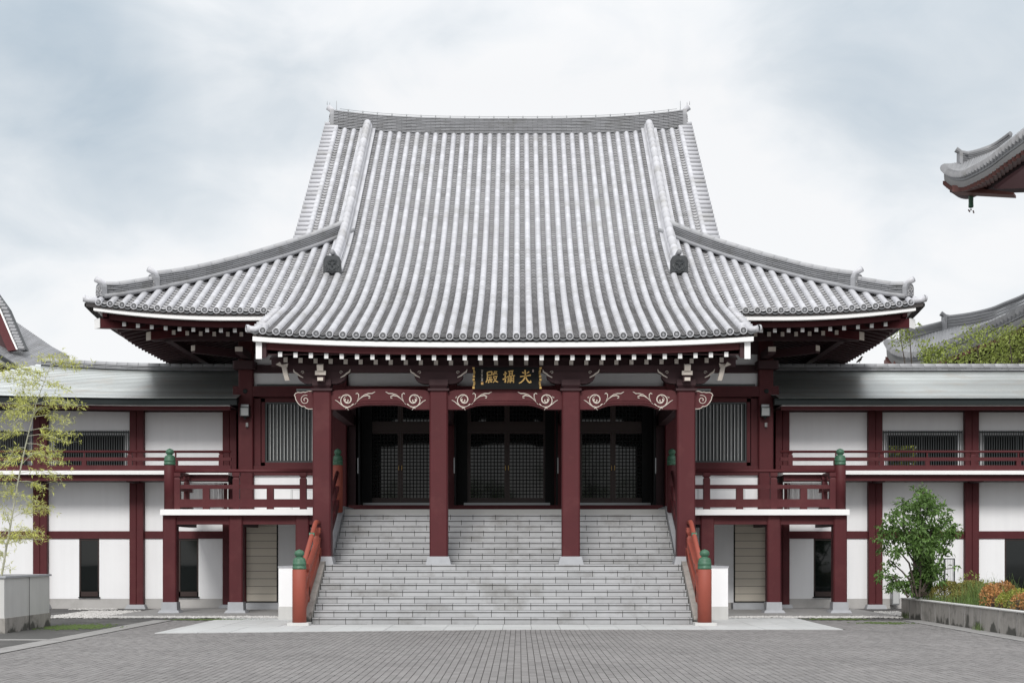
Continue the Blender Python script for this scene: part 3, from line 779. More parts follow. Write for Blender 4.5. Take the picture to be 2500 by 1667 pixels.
ONI_P = onigawara().mesh('ornament_plate', [M['tile_ridge'], M['tile_pan']])
def ornament(parent, o, X, Yv, Zv, me=None, s=1.0):
    mx = frame_mtx(o, [c * s for c in X], [c * s for c in Yv], [c * s for c in Zv])
    return link('ornament_plate', me or ONI, parent, mx)
for sg in (-1, 1):
    # ends of the main ridge
    xe = sg * 6.22; zb = rz(6.2) - .28
    ornament(roof, (xe, 19.0, zb + .30), (0, sg, 0), (-sg, 0, 0), (0, 0, 1), ONI_P, 1.45)
    MB().box(sg * 6.19, sg * 6.32, 18.72, 19.28, zb + .25, zb + .98).obj('ridge_end_slab', M['tile_pan'], roof)
    MB().tube([(sg * 6.0, 19, 17.22), (sg * 6.2, 19, 17.30), (sg * 6.42, 19, 17.48)], [.07, .085, .11], 12).obj('bird_perch_tile', M['tile'], roof, smooth=True)
    MB().tube([(sg * 6.15, 18.80, zb + .12), (sg * 6.15, 18.80, zb + .30)], .10, 12).obj('ridge_end_tile', M['tile_ridge'], roof, smooth=True)
    MB().tube([(sg * 5.95, 18.75, zb + .06), (sg * 6.42, 18.75, zb + .10)], [.10, .12], 12).obj('ridge_end_tile', M['tile_ridge'], roof, smooth=True)
    MB().tube([(sg * 6.12, 19, 17.34), (sg * 6.12, 19, 17.70)], [.012, .008], 6).obj('lightning_rod', M['metal'], roof)
    for d in (.0, .09): MB().tube([(sg * (6.36 + d), 19, 17.52 + d * .5), (sg * (6.36 + d), 19, 17.66 + d * .4)], [.014, .004], 5).obj('crest_spike', M['metal'], roof)
    # descending ridges
    def kd(u, sg=sg):
        y = 18.55 + (8.75 - 18.55) * u; x = sg * 4.95; z = ZP(x, y)
        X, t, n = slope_frame(ZP, x, y, .3); return ((x, y, z - .02), X, n)
    ridge_layers(roof, kd, 30, .0, 1, .11, .27, .27, .0001, nm='descending_ridge_tile', lite=True)
    ridge_layers(roof, kd, 30, .11, 4, .042, .175, .150, .125, nm='descending_ridge_tile', lite=True)
    y = 8.70; z = ZP(4.95, y)
    ornament(roof, (sg * 4.95, y - .20, z - .05), (1, 0, 0), (0, 1, 0), (0, 0, 1))
    MB().tube([(sg * 4.95, y - .27, z + .55), (sg * 4.95, y + .3, z + .56)], [.075, .07], 14).obj('perch_tile', M['tile_ridge'], roof, smooth=True)
    # hip ridges
    D = Vector((sg * 1, -1, 0)).normalized(); A = Vector((1, sg * 1, 0)).normalized()
    def hipz(s): return ZM(EX - s, EY + s)
    def hipf(s0, s1, rise, r0):
        def f(u):
            s = s0 + (s1 - s0) * u; w = max(0.0, (u - .72) / .28)
            return ((sg * (EX - s), EY + s, hipz(s) + .02 + rise * w * w), tuple(A), (0, 0, 1))
        return f
    h = ridge_layers(roof, hipf(6.1, 1.50, .06, 0), 15, .03, 6, .053, .17, .13, .085, nm='hip_ridge_tile')
    h2 = ridge_layers(roof, hipf(1.62, .36, .05, 0), 4, .03, 5, .052, .15, .12, .080, nm='hip_ridge_tile')
    MB().tube([tuple(Vector((sg * (EX - s), EY + s, hipz(s) + .04)) - A * .19 * sg * 1) for s in lin(.3, 6.3, 14)], .062, 10).obj('hip_side_tile', M['tile_ridge'], roof, smooth=True)
    MB().tube([tuple(Vector((sg * (EX - s), EY + s, hipz(s) + .04)) + A * .19 * sg * 1) for s in lin(.3, 6.3, 14)], .062, 10).obj('hip_side_tile', M['tile_ridge'], roof, smooth=True)
    for s, hh, sc, up in ((1.42, h, .88, .06), (.30, h2, .80, .05)):
        o = Vector((sg * (EX - s), EY + s, hipz(s) - .02 + up))
        ornament(roof, o, tuple(Vector((1, sg, 0)).normalized() * 1.0), tuple(-D), (0, 0, 1), ONI_P, sc)
        p = o + Vector((0, 0, hh + .04))
        MB().tube([tuple(p - D * .45 + Vector((0, 0, .00))), tuple(p - D * .12 + Vector((0, 0, .04))), tuple(p + D * .14 + Vector((0, 0, .15)))], [.075, .075, .088], 14).obj('perch_tile', M['tile'], roof, smooth=True)
# conductor wire along the ridge
def rtop(x): return rz(x) + (.68) * (1.0 + .10 * (abs(x) / 6.2) ** 2.5)
MB().tube([(x, 19, rtop(x) + .06) for x in lin(-6.0, 6.0, 30)], .008, 5).obj('conductor_wire', M['metal'], roof)
wc = MB().box(-.02, .02, -.03, .03, -.03, .03).mesh('wire_clip', M['metal'])
for x in lin(-5.7, 5.7, 22): link('wire_clip', wc, roof, Matrix.Translation((x, 19, rtop(x) + .05)))
# ------------------------------------------------------------------ eaves: fascias, rafters, soffits
def strip(f, xs, ya, yb, z0, z1, nm, m, parent=hall):
    """board following the eave: f(x)->lift"""
    fr = [((x, 0, f(x)), (0, 1, 0), (0, 0, 1)) for x in xs]
    return MB().sweep([(ya, z0), (yb, z0), (yb, z1), (ya, z1)], fr).obj(nm, M[m], parent)
def lp(x): return .125 * (abs(x) / 5.75) ** 3
def lm(x): s = max(0.0, (abs(x) - 7.3) / 3.9); return .30 * s * s
xsP = lin(-6.0, 6.0, 24)
strip(lp, xsP, 1.655, 1.82, 6.56, 6.668, 'eave_fascia', 'white_paint')
strip(lp, lin(-5.9, 5.9, 24), 1.86, 1.99, 6.405, 6.57, 'eave_board', 'red')
strip(lp, lin(-5.9, 5.9, 24), 1.80, 2.6, 6.66, 6.70, 'eave_bed', 'under')
FR = .3715
def rafter(parent, x, y0, y1, z0, z1, w=.094, h=.118, endm='white_paint', nm='rafter'):
    mb = MB(); mb.prism([(y0 + .004, z0), (y1, z1), (y1, z1 + h), (y0 + .004, z0 + h)], 'x', x - w / 2, x + w / 2)
    mb.cur = 1; e = .002; mb.box(x - w / 2 - e, x + w / 2 + e, y0 - .004, y0 + .005, z0 - e, z0 + h + e)
    return mb.obj(nm, [M['red_shaded'], M[endm]], parent)
MB().box(-5.75, 5.75, 2.86, 2.90, 6.24, 6.46).obj('rafter_filler', M['red_shaded'], hall)
for k in range(-15, 15):
    x = (k + .5) * FR; l = lp(x)
    rafter(hall, x, 1.95, 3.4, 6.28 + l * .8, 6.66, endm='white_paint', nm='flying_rafter')
    rafter(hall, x, 2.78, 9.0, 6.265 + l * .7, 8.32, endm='cream_dark', nm='base_rafter')
MB().prism([(1.98, 6.405), (3.4, 6.79), (3.4, 6.81), (1.98, 6.44)], 'x', -5.8, 5.8).obj('soffit_board', M['red_shaded'], hall)
MB().prism([(2.9, 6.41), (9.0, 8.44), (9.0, 8.46), (2.9, 6.45)], 'x', -5.8, 5.8).obj('soffit_board', M['red_shaded'], hall)
for sg in (-1, 1):
    # gable side board of the porch
    ys = lin(1.80, 5.9, 12)
    top = [(y, ZP(5.8, y) - .24) for y in ys]; bot = [(y, ZP(5.8, y) - .50 - .10 * math.sin(min(1, (y - 1.8) / 1.5) * 3.14)) for y in ys]
    bb = MB().prism(top + bot[::-1], 'x', sg * 5.82, sg * 5.93)
    bb.obj('gable_board', M['red'], hall)
    MB().box(sg * 5.80, sg * 5.945, 1.785, 1.80, 6.29, 6.70).obj('gable_board_end', M['white_paint'], hall)
    MB().prism([(1.82, 6.32), (1.82, 6.68), (6.0, 8.2), (6.0, 7.85)], 'x', sg * 5.70, sg * 5.82).obj('gable_lining', M['red_shaded'], hall)
    # white curved tail below the gable board
    cur = []
    for i in range(9):
        a = i / 8; cur.append((2.62 - .10 * math.sin(a * 2.6), 6.26 - .40 * a, .10 - .0 * a))
    fr = [((sg * (5.41 - .10 * a_), y, z), (1, 0, 0), (0, .9, .3)) for a_, (y, z, w) in zip(lin(0, 1, 8), cur)]
    MB().sweep([(-.055, 0), (.055, 0), (.055, .10), (-.055, .10)], fr).obj('curved_tail', M['cream'], hall)
    MB().prism([(sg * 5.60, 6.26), (sg * 5.36, 6.16), (sg * 5.32, 6.20), (sg * 5.30, 6.29), (sg * 5.44, 6.23), (sg * 5.50, 6.32)], 'y', 2.60, 2.66).obj('curved_tail', M['cream'], hall)
# main eave
for sg in (-1, 1):
    xs = lin(sg * 5.6, sg * 10.90, 20)
    strip(lm, xs, 5.47, 5.64, 7.795, 7.915, 'eave_fascia', 'white_paint')
    strip(lm, lin(sg * 5.6, sg * 10.6, 20), 5.84, 5.98, 7.655, 7.80, 'eave_board', 'red')
    xs2 = lin(5.72, 22, 24)
    def lside(y): s = max(0.0, (3.9 - (y - EY)) / 3.9); return .30 * s * s
    fr = [((0, y, lside(y)), (sg, 0, 0), (0, 0, 1)) for y in xs2]
    MB().sweep([(10.74, 7.79), (10.87, 7.79), (10.87, 7.905), (10.74, 7.905)], fr).obj('side_fascia', M['white_paint'], hall)
    MB().sweep([(10.62, 7.655), (10.74, 7.655), (10.74, 7.80), (10.62, 7.80)], fr).obj('side_eave_board', M['red'], hall)
    for k in range(15, 28):
        ax = (k + .5) * FR; l = lm(ax); hip = 16.56 - ax
        y1 = min(7.5, hip)
        if y1 > 6.2: rafter(hall, sg * ax, 5.95, y1, 7.54 + l, 7.54 + l + (y1 - 5.95) * .22, nm='flying_rafter')
        y1 = min(9.0, hip)
        if y1 > 7.1: rafter(hall, sg * ax, 6.88, y1, 7.57 + l * .75, 7.57 + l * .75 + (y1 - 6.88) * .30, endm='cream_dark', nm='base_rafter')
    for j in range(42):
        y = 6.13 + j * FR; l = lside(y); dh = y - EY
        xin = max(7.70, EX - dh)
        x_out = 10.63
        if x_out - xin > .3:
            xm = max(xin, 9.2)
            z0 = 7.54 + l
            MB().prism([(sg * x_out, z0), (sg * xm, z0 + (x_out - xm) * .22), (sg * xm, z0 + (x_out - xm) * .22 + .118), (sg * x_out, z0 + .118)], 'y', y - .047, y + .047).obj('side_flying_rafter', M['red_shaded'], hall)
        if 9.82 - xin > .3:
            z0 = 7.57 + l * .75
            MB().prism([(sg * 9.82, z0), (sg * xin, z0 + (9.82 - xin) * .30), (sg * xin, z0 + (9.82 - xin) * .30 + .118), (sg * 9.82, z0 + .118)], 'y', y - .047, y + .047).obj('side_base_rafter', M['red_shaded'], hall)
    # soffits (lie just above the rafters)
    so = MB()
    def quadgrid(f, nu=12, nv=5):
        vs = []; fs = []
        for j in range(nv + 1):
            for i in range(nu + 1): vs.append(f(i / nu, j / nv))
        for j in range(nv):
            for i in range(nu): a = j * (nu + 1) + i; fs.append((a, a + 1, a + nu + 2, a + nu + 1))
        so.add(vs, fs)
    def sf(u, v):
        ax = 5.9 + (10.78 - 5.9) * u; y1 = min(9.2, 16.56 - ax); y = 5.8 + (y1 - 5.8) * v; l = lm(ax)
        return (sg * ax, y, 7.54 + l * (1 - .25 * v) + .12 + (.22 * min(y - 5.95, 1.1) + .30 * max(0, y - 7.05)))
    quadgrid(sf)
    def ss(u, v):
        y = 5.8 + 17 * u; x1 = max(7.5, 16.56 - y) if y < 9.2 else 7.5; x1 = min(x1, 10.78); ax = 10.78 + (x1 - 10.78) * v; l = lside(y); d = 10.78 - ax
        return (sg * ax, y, 7.54 + l * (1 - .25 * v) + .12 + (.22 * min(max(0, d - .15), 1.1) + .30 * max(0, d - 1.25)))
    quadgrid(ss, 30, 6)
    so.obj('soffit_board', M['red_shaded'], hall)
    # corner beam with white end
    D = Vector((sg, -1, 0)).normalized(); A = Vector((1, sg, 0)).normalized(); c = Vector((sg * 10.80, 5.80, 0))
    def cb(L0, L1, w, za, zb, h, nm, endm):
        p0, p1 = c - D * L0, c - D * L1
        mb = MB(); vs = []
        for p, z in ((p0, za), (p1, zb)):
            for a_, b_ in ((-w, 0), (w, 0), (w, h), (-w, h)): q = p + A * a_; vs.append((q.x, q.y, z + b_))
        mb.add(vs, [(0, 1, 2, 3), (7, 6, 5, 4), (0, 4, 5, 1), (1, 5, 6, 2), (2, 6, 7, 3), (3, 7, 4, 0)])
        mb.cur = 1
        vs = []
        for L in (L0 - .012, L0 + .004):
            p = c - D * L
            for a_, b_ in ((-w - .003, -.003), (w + .003, -.003), (w + .003, h + .003), (-w - .003, h + .003)): q = p + A * a_; vs.append((q.x, q.y, za + b_))
        mb.add(vs, [(0, 1, 2, 3), (7, 6, 5, 4), (0, 4, 5, 1), (1, 5, 6, 2), (2, 6, 7, 3), (3, 7, 4, 0)])
        mb.obj(nm, [M['red'], M[endm]], hall)
    cb(-.10, 2.2, .13, 7.62, 7.80, .25, 'corner_beam', 'white_paint')
    cb(1.45, 4.6, .11, 7.46, 8.05, .22, 'corner_beam', 'cream')

# ------------------------------------------------------------------ hall walls
HYW = 9.0
body = MB().box(-7.68, -4.35, 9.12, 29, 0.0, 8.9); body.box(4.35, 7.68, 9.12, 29, 0, 8.9); body.box(-4.35, 4.35, 11.2, 29, 0, 8.9); body.box(-4.35, 4.35, 9.1, 11.2, 6.35, 8.9)
body.box(-4.35, 4.35, 9.3, 11.2, 2.0, 2.80)
body.obj('hall_body', M['red_shaded'], hall)
for sg in (-1, 1):
    # ground storey under the balcony
    MB().box(sg * 6.60, sg * 4.55, 9.02, 9.12, 0.20, 2.79).obj('plaster_panel', M['white'], hall)
    MB().box(sg * 6.60, sg * 4.55, 8.98, 9.12, 0.0, 0.20).obj('plinth', M['plinth'], hall)
    MB().box(sg * 7.62, sg * 6.50, 8.55, 9.12, 0.0, 0.20).obj('door_step', M['base_stone'], hall)
    MB().box(sg * 7.56, sg * 6.58, 9.02, 9.12, .2, 2.79).obj('siding_back', M['joint'], hall)
    pm_ = MB().box(-.455, .455, 0, .035, 0.006, .212).mesh('siding_panel', M['siding'])
    for i in range(11): link('siding_panel', pm_, hall, Matrix.Translation((sg * 7.075, 8.985, .235 + i * .218)))
    # corner posts and wall posts
    MB().post(sg * 7.49, 9.05, .43, .40, 2.80, 8.6, .03).obj('corner_post', M['red'], hall)
    MB().post(sg * 7.60, 9.00, .22, .3, 0.0, 2.80, .02).obj('wall_post', M['red'], hall)
    MB().post(sg * 4.80, 9.02, .44, .34, 2.80, 7.4, .03).obj('wall_post', M['red'], hall)
    MB().box(sg * 7.27, sg * 5.0, 9.02, 9.12, 2.80, 3.87).obj('plaster_panel', M['white'], hall)
    MB().box(sg * 7.27, sg * 5.0, 8.93, 9.12, 3.87, 4.14).obj('wall_beam', M['red'], hall)
    # window with vertical slats
    w = link('slatted_window', MB().box(sg * 6.93, sg * 5.12, 9.09, 9.13, 4.22, 5.98).mesh('slatted_window', M['black']), hall)
    fr = MB(); x0, x1 = sg * 7.05, sg * 5.04
    for q in ((x0, sg * 6.95, 4.14, 6.08), (sg * 5.10, x1, 4.14, 6.08), (x0, x1, 5.98, 6.08), (x0, x1, 4.14, 4.24)): fr.box(q[0], q[1], 8.96, 9.10, q[2], q[3])
    fr.obj('window_frame', M['red'], w)
    f2 = MB()
    for q in ((sg * 6.95, sg * 6.90, 4.24, 5.98), (sg * 5.15, sg * 5.10, 4.24, 5.98), (sg * 6.90, sg * 5.15, 5.93, 5.98), (sg * 6.90, sg * 5.15, 4.24, 4.29)): f2.box(q[0], q[1], 9.00, 9.09, q[2], q[3])
    f2.obj('inner_frame', M['slat'], w)
    fo = MB()
    for q in ((sg * 7.27, sg * 7.08, 4.14, 6.18), (sg * 7.27, sg * 5.02, 6.09, 6.18)): fo.box(q[0], q[1], 8.99, 9.12, q[2], q[3])
    fo.obj('outer_frame', M['red'], hall)
    sm = MB(); sm.box(-.030, .028, 0, .05, 0, 1.63); sm.cur = 1; sm.box(.022, .040, -.004, .05, 0, 1.63) if sg < 0 else sm.box(-.040, -.022, -.004, .05, 0, 1.63)
    sm = sm.mesh('slat', [M['slat'], M['slat_pale']])
    for i in range(17): link('slat', sm, w, Matrix.Translation((sg * (6.84 - i * .101), 9.025, 4.295)))
# long beams and plaster bands over the whole front
MB().box(-7.86, 7.86, 8.86, 9.12, 6.13, 6.43).obj('head_beam', M['red'], hall)
for a, b in ((-7.27, -5.05), (-4.55, -1.75), (-1.5, 1.5), (1.75, 4.55), (5.05, 7.27)):
    MB().box(a, b, 9.04, 9.10, 6.43, 6.82).obj('plaster_band', M['white'], hall)
    MB().box(a, b, 9.04, 9.10, 7.05, 7.36).obj('plaster_band', M['white'], hall)
MB().box(-7.27, 7.27, 8.95, 9.12, 6.82, 7.05).obj('head_beam', M['red_shaded'], hall)
MB().box(-7.27, 7.27, 8.90, 9.12, 7.36, 8.4).obj('head_beam', M['red_shaded'], hall)
for x in (-1.62, 1.62): MB().post(x, 9.05, .42, .40, ZL, 8.3, .03).obj('hall_column', M['red'], hall)
vg = MB().box(-7.2, -5.1, 8.98, 9.03, 6.44, 6.50); vg.box(5.1, 7.2, 8.98, 9.03, 6.44, 6.50); vg.obj('bird_guard', M['slat'], hall)
for sg in (-1, 1):
    MB().lathe([(.075, -.03), (.075, .0), (.05, .03), (.0, .035)], 0, 0, 0, 10).obj('nail_cover', M['copper_edge'], hall).matrix_basis = Matrix.Translation((sg * 7.50, 8.855, 6.28)) @ Matrix.Rotation(math.radians(90), 4, 'X')
    # bracket arms under the main eave
    MB().box(sg * 7.33, sg * 7.53, 7.5, 9.0, 7.18, 7.38).obj('bracket_arm', M['red_shaded'], hall)
    MB().box(sg * 7.325, sg * 7.535, 7.49, 7.503, 7.24, 7.37).obj('bracket_end', M['cream'], hall)
    MB().post(sg * 7.5, 8.85, .62, .6, 6.9, 7.12, .05).obj('bracket_block', M['red_shaded'], hall)
    D = Vector((sg, -1, 0)).normalized(); A = Vector((1, sg, 0)).normalized()
    p0 = Vector((sg * 7.5, 8.9, 0)); p1 = p0 + D * 1.75
    mb = MB(); vs = []
    for p in (p0, p1):
        for a_, b_ in ((-.09, 7.22), (.09, 7.22), (.09, 7.44), (-.09, 7.44)): q = p + A * a_; vs.append((q.x, q.y, b_))
    mb.add(vs, [(3, 2, 1, 0), (4, 5, 6, 7), (0, 1, 5, 4), (1, 2, 6, 5), (2, 3, 7, 6), (3, 0, 4, 7)])
    mb.obj('bracket_arm', M['red_shaded'], hall)
    q = p1 + D * .01; mb = MB(); vs = []
    for p in (p1, q):
        for a_, b_ in ((-.095, 7.28), (.095, 7.28), (.095, 7.43), (-.095, 7.43)): r_ = p + A * a_; vs.append((r_.x, r_.y, b_))
    mb.add(vs, [(3, 2, 1, 0), (4, 5, 6, 7), (0, 1, 5, 4), (1, 2, 6, 5), (2, 3, 7, 6), (3, 0, 4, 7)])
    mb.obj('bracket_end', M['cream'], hall)
    MB().box(sg * 9.9, sg * 5.6, 7.55, 7.75, 7.56, 7.74).obj('eave_purlin', M['red_shaded'], hall)
    MB().box(sg * 9.35, sg * 9.55, 7.6, 22, 7.56, 7.74).obj('eave_purlin', M['red_shaded'], hall)
# ------------------------------------------------------------------ entrance
MB().box(-4.5, 4.5, 8.62, 8.95, ZL - .02, 3.0).obj('door_sill', M['red'], hall)
MB().box(-4.35, 4.35, 8.95, 11.2, ZL - .2, 2.90).obj('inner_floor', M['brown'], hall)
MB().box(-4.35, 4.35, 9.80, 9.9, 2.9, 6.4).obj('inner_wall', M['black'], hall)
def bay(x0, x1, label_doors):
    xm = (x0 + x1) / 2
    fw = MB()
    for a, b in ((x0 - .16, x0), (x1, x1 + .16)): fw.box(a, b, 9.22, 9.42, 2.98, 6.4)
    fw.box(x0, x1, 9.22, 9.40, 5.14, 5.40); fw.box(x0, x1, 9.22, 9.40, 5.95, 6.4)
    fw.obj('door_frame', M['brown'], hall)
    MB().box(x0 - .12, x1 + .12, 9.16, 9.24, 3.015, 3.085).obj('metal_threshold', M['metal'], hall)
    def leaf(a, b, z0, z1, nm, hx=None):
        wd = b - a; st = .075
        d = MB(); d.box(a, a + st, 9.28, 9.33, z0, z1); d.box(b - st, b, 9.28, 9.33, z0, z1); d.box(a + st, b - st, 9.28, 9.33, z0, z0 + .14 if nm == 'lattice_door' else z0 + .05); d.box(a + st, b - st, 9.28, 9.33, z1 - .05, z1)
        o = d.obj(nm, M['brown'], hall)
        zz0 = z0 + (.14 if nm == 'lattice_door' else .05); n = max(2, round((wd - 2 * st) / .101)); p = (wd - 2 * st) / n
        lt = MB()
        for i in range(1, n): lt.box(a + st + i * p - .012, a + st + i * p + .012, 9.285, 9.312, zz0, z1 - .05)
        q = round((z1 - .05 - zz0) / .101); pz = (z1 - .05 - zz0) / q
        for j in range(1, q): lt.box(a + st, b - st, 9.288, 9.309, zz0 + j * pz - .012, zz0 + j * pz + .012)
        lt.obj('lattice', M['black'], o)
        MB().box(a + st, b - st, 9.316, 9.322, zz0, z1 - .05).obj('pane', M['glass'], o)
        if hx is not None:
            MB().tube([(hx, 9.26, 4.03), (hx, 9.235, 4.06), (hx, 9.235, 4.14), (hx, 9.26, 4.17)], .010, 6).obj('handle', M['gold'], o)
    leaf(x0, xm - .002, 3.09, 5.14, 'lattice_door', xm - .045); leaf(xm + .002, x1, 3.09, 5.14, 'lattice_door', xm + .045)
    leaf(x0, xm - .002, 5.40, 5.95, 'lattice_transom'); leaf(xm + .002, x1, 5.40, 5.95, 'lattice_transom')
bay(-1.10, 1.16, ''); bay(-4.02, -2.12, ''); bay(2.14, 4.08, '')
def black_leaf(x, y0, y1):
    o = MB().box(x - .03, x + .03, y0, y1, 3.0, 6.12).obj('folded_door_leaf', M['black'], hall)
    return o
for x, y0 in ((-4.20, 8.62), (-1.44, 8.50), (1.46, 8.50), (4.26, 8.62)):
    black_leaf(x, y0, 9.25)
    sgn = -1 if x < 0 else 1
    o = MB().box(x - sgn * .02, x - sgn * .32 , 9.17, 9.21, 3.0, 6.12).obj('folded_door_leaf', M['black'], hall)
    MB().box(x + sgn * .015, x + sgn * .045, y0 - .012, y0 - .002, 3.9, 4.35).obj('lock_plate', M['metal'], hall)
# ------------------------------------------------------------------ porch
for x in (-4.48, -1.60, 1.66, 4.50):
    p = MB().post(x, 2.875, .447, .447, 1.35 + .18, 5.64, .035).obj('porch_pillar', M['red'], hall)
    MB().frus(x, 2.82, .62, .62, 1.351, .52, .52, 1.545).obj('base_stone', M['base_stone'], p)
    c = MB().box(x - .26, x + .26, 2.60, 3.13, 5.62, 5.675); c.frus(x, 2.865, .36, .36, 5.675, .46, .46, 5.76); c.box(x - .23, x + .23, 2.635, 3.095, 5.76, 5.90)
    c.obj('bearing_block', M['red_shaded'], p)
    prof = [(-.30, 5.80), (.30, 5.80)]
    n = 8
    for i in range(n + 1):
        a = i / n; prof.append((.30 + .30 * math.sin(a * 1.57), 5.80 + .20 * (1 - math.cos(a * 1.57))))
    prof += [(.55, 6.02), (.70, 6.09), (-.70, 6.09), (-.55, 6.02)]
    for i in range(n, -1, -1):
        a = i / n; prof.append((-.30 - .30 * math.sin(a * 1.57), 5.80 + .20 * (1 - math.cos(a * 1.57))))
    MB().prism([(x + a, b) for a, b in prof[0:]], 'y', 2.72, 2.98).obj('bracket_arm', M['red_shaded'], p)
    for s in (-1, 1):
        MB().tube([(x + s * .46, 2.70, 5.95), (x + s * .56, 2.695, 6.00), (x + s * .60, 2.695, 6.04), (x + s * .68, 2.69, 6.09), (x + s * .70, 2.70, 6.15)], [.012, .020, .020, .022, .010], 6).obj('carved_edge', M['cream'], p)
        sp = [(x + s * (.47 + (.045 - .04 * t / 10) * math.cos(t * .75)), 2.70, 6.075 + (.045 - .04 * t / 10) * math.sin(t * .75)) for t in range(10)]
        MB().tube(sp, .006, 5).obj('carved_curl', M['cream'], p)
    if abs(x) > 3:
        MB().box(x - .13, x + .13, 2.44, 2.5, 5.985, 6.085).obj('bracket_nose', M['cream'], p)
        MB().box(x - .07, x + .07, 2.40, 2.46, 5.84, 5.92).obj('bracket_nose', M['cream'], p)
        MB().prism([(2.50, 6.08), (2.38, 6.08), (2.33, 6.16), (2.33, 6.22), (2.42, 6.25), (2.50, 6.25)], 'x', x - .075, x + .075).obj('bracket_nose', M['cream'], p)
        bb = MB().box(x - .10, x + .10, 2.50, 2.72, 5.82, 6.10); bb.obj('bracket_stub', M['red_shaded'], p)
MB().box(-5.3, 5.3, 2.76, 2.96, 6.09, 6.26).obj('porch_purlin', M['red_shaded'], hall)
# rainbow beams
def rainbow(x0, x1):
    L = x1 - x0; n = 20; top = []; bot = []
    for i in range(n + 1):
        u = i / n; x = x0 + L * u
        e = min(u, 1 - u) * L
        r = .0 if e < .45 else .10 * (1 - (1 - cl((e - .45) / .42)) ** 2) + .0
        bot.append((x, 5.166 + r + .015 * math.sin(math.pi * u)))
        top.append((x, 5.64 + .035 * math.sin(math.pi * u) - (.05 * (1 - cl(e / .16)) ** 2)))
    b = MB().prism(bot + top[::-1], 'y', 2.74, 3.02).obj('rainbow_beam', M['red'], hall)
    for dz, yy in ((.045, 2.728), (.10, 2.734)):
        pts = [(x, yy, z + dz) for (x, z) in bot if 0.42 < (x - x0) < L - .42]
        MB().tube(pts, .010, 5).obj('beam_moulding', M['red'], b)
    # carved scrolls, drawn in the zoom of the photograph: local metres from scroll centre
    k = 36.72 / 3635 / 6.19
    def T(pts, s, xc): return [(xc + s * (px - 930) * k, 2.734, 5.40 - (py - 690) * k) for px, py in pts]
    for s, xc in ((1, x0 + .395), (-1, x1 - .395)):
        sp = []
        for t in range(34):
            a = -2.5 - t * .29; r = 20 + 98 * (t / 33) ** .9; sp.append((930 + r * math.cos(a), 690 + r * math.sin(a)))
        def rib(pts, w0, wm, w1, nm='carved_scroll'):
            n_ = len(pts); rr = [w0 + (wm - w0) * cl(i / (n_ * .5)) if i < n_ * .5 else wm + (w1 - wm) * cl((i - n_ * .5) / (n_ * .5)) for i in range(n_)]
            MB().tube(T(pts, s, xc), [q * 1.25 for q in rr], 6).obj(nm, M['cream'], b)
        rib(sp, .016, .013, .007)
        rib([(930 + (r_ * .62) * math.cos(a_), 690 + (r_ * .62) * math.sin(a_)) for a_, r_ in [(-.4 + t * .30, 20 + 78 * (t / 17)) for t in range(18)]], .012, .009, .004)
        rib([(750, 690), (790, 712), (840, 755), (890, 790), (940, 800), (990, 785), (1025, 745)], .006, .014, .006)
        rib([(1035, 775), (1075, 725), (1120, 672), (1180, 632), (1240, 620), (1280, 638), (1278, 660), (1255, 660)], .003, .013, .008)
        rib([(1085, 705), (1108, 650), (1108, 605), (1085, 585), (1065, 600)], .003, .012, .008)
        rib([(1145, 645), (1200, 606), (1255, 592), (1310, 592), (1355, 566)], .003, .012, .003)
        rib([(955, 845), (945, 822), (925, 808), (905, 818)], .003, .010, .008)
        rib([(828, 632), (822, 655), (803, 652)], .004, .009, .008)
rainbow(-4.26, -1.82); rainbow(-1.38, 1.44); rainbow(1.88, 4.28)
for sg in (-1, 1):     # carved noses outside the outer pillars
    k = 36.7 / 3635 / 6.03; xw = sg * 4.71
    def T2(pts): return [(sg * (4.71 + (1262 - px) * k), 5.62 - (py - 570) * k) for px, py in pts]
    ol = [(1262, 572), (1200, 570), (1150, 588), (1120, 582), (1090, 592), (1040, 588), (1005, 605), (990, 632), (1005, 655), (1010, 690), (1035, 735), (1070, 775), (1105, 795), (1140, 795), (1160, 818), (1200, 832), (1262, 832)]
    P2 = T2(ol)
    o = MB().prism(P2, 'y', 2.76, 3.0).obj('carved_nose', M['red'], hall)
    MB().tube([(a, 2.756, b) for a, b in P2], .011, 5).obj('carved_edge', M['cream'], o)
    sp = T2([(1150 + (12 + 62 * t / 22) * math.cos(2.2 + t * .42), 700 + (12 + 62 * t / 22) * math.sin(2.2 + t * .42)) for t in range(23)])
    MB().tube([(a, 2.754, b) for a, b in sp], [.012 - .0002 * i for i in range(23)], 5).obj('carved_scroll', M['cream'], o)
    MB().box(sg * 4.72, sg * 5.12, 2.78, 2.98, 5.63, 5.68).obj('bird_guard', M['slat'], o)
# tie beams from porch pillars back to the wall
for x in (-4.48, -1.60, 1.66, 4.50): MB().box(x - .12, x + .12, 3.1, 9.0, 5.30, 5.62).obj('tie_beam', M['red_shaded'], hall)
# ------------------------------------------------------------------ balconies (built onto the hall)
for sg in (-1, 1):
    sl = MB().box(sg * 4.55, sg * 9.24, 5.90, 9.02, 2.645, 2.80); o = sl.obj('balcony_slab', M['white_paint'], hall)
    MB().box(sg * 4.70, sg * 8.9, 6.12, 6.36, 2.40, 2.642).obj('balcony_beam', M['red'], hall)
    for x in (9.03, 7.245, 5.455):
        p = MB().post(sg * x, 6.24, .365, .365, .30, 2.643, .03).obj('balcony_post', M['red'], hall)
        b = MB(); b.frus(sg * x, 6.24, .58, .58, .022, .50, .50, .09); b.frus(sg * x, 6.24, .43, .43, .09, .405, .405, .31)
        b.obj('base_stone', M['base_stone'], p)
        MB().box(sg * x - .1, sg * x + .1, 6.44, 9.0, 2.36, 2.62).obj('cross_beam', M['red_shaded'], hall)
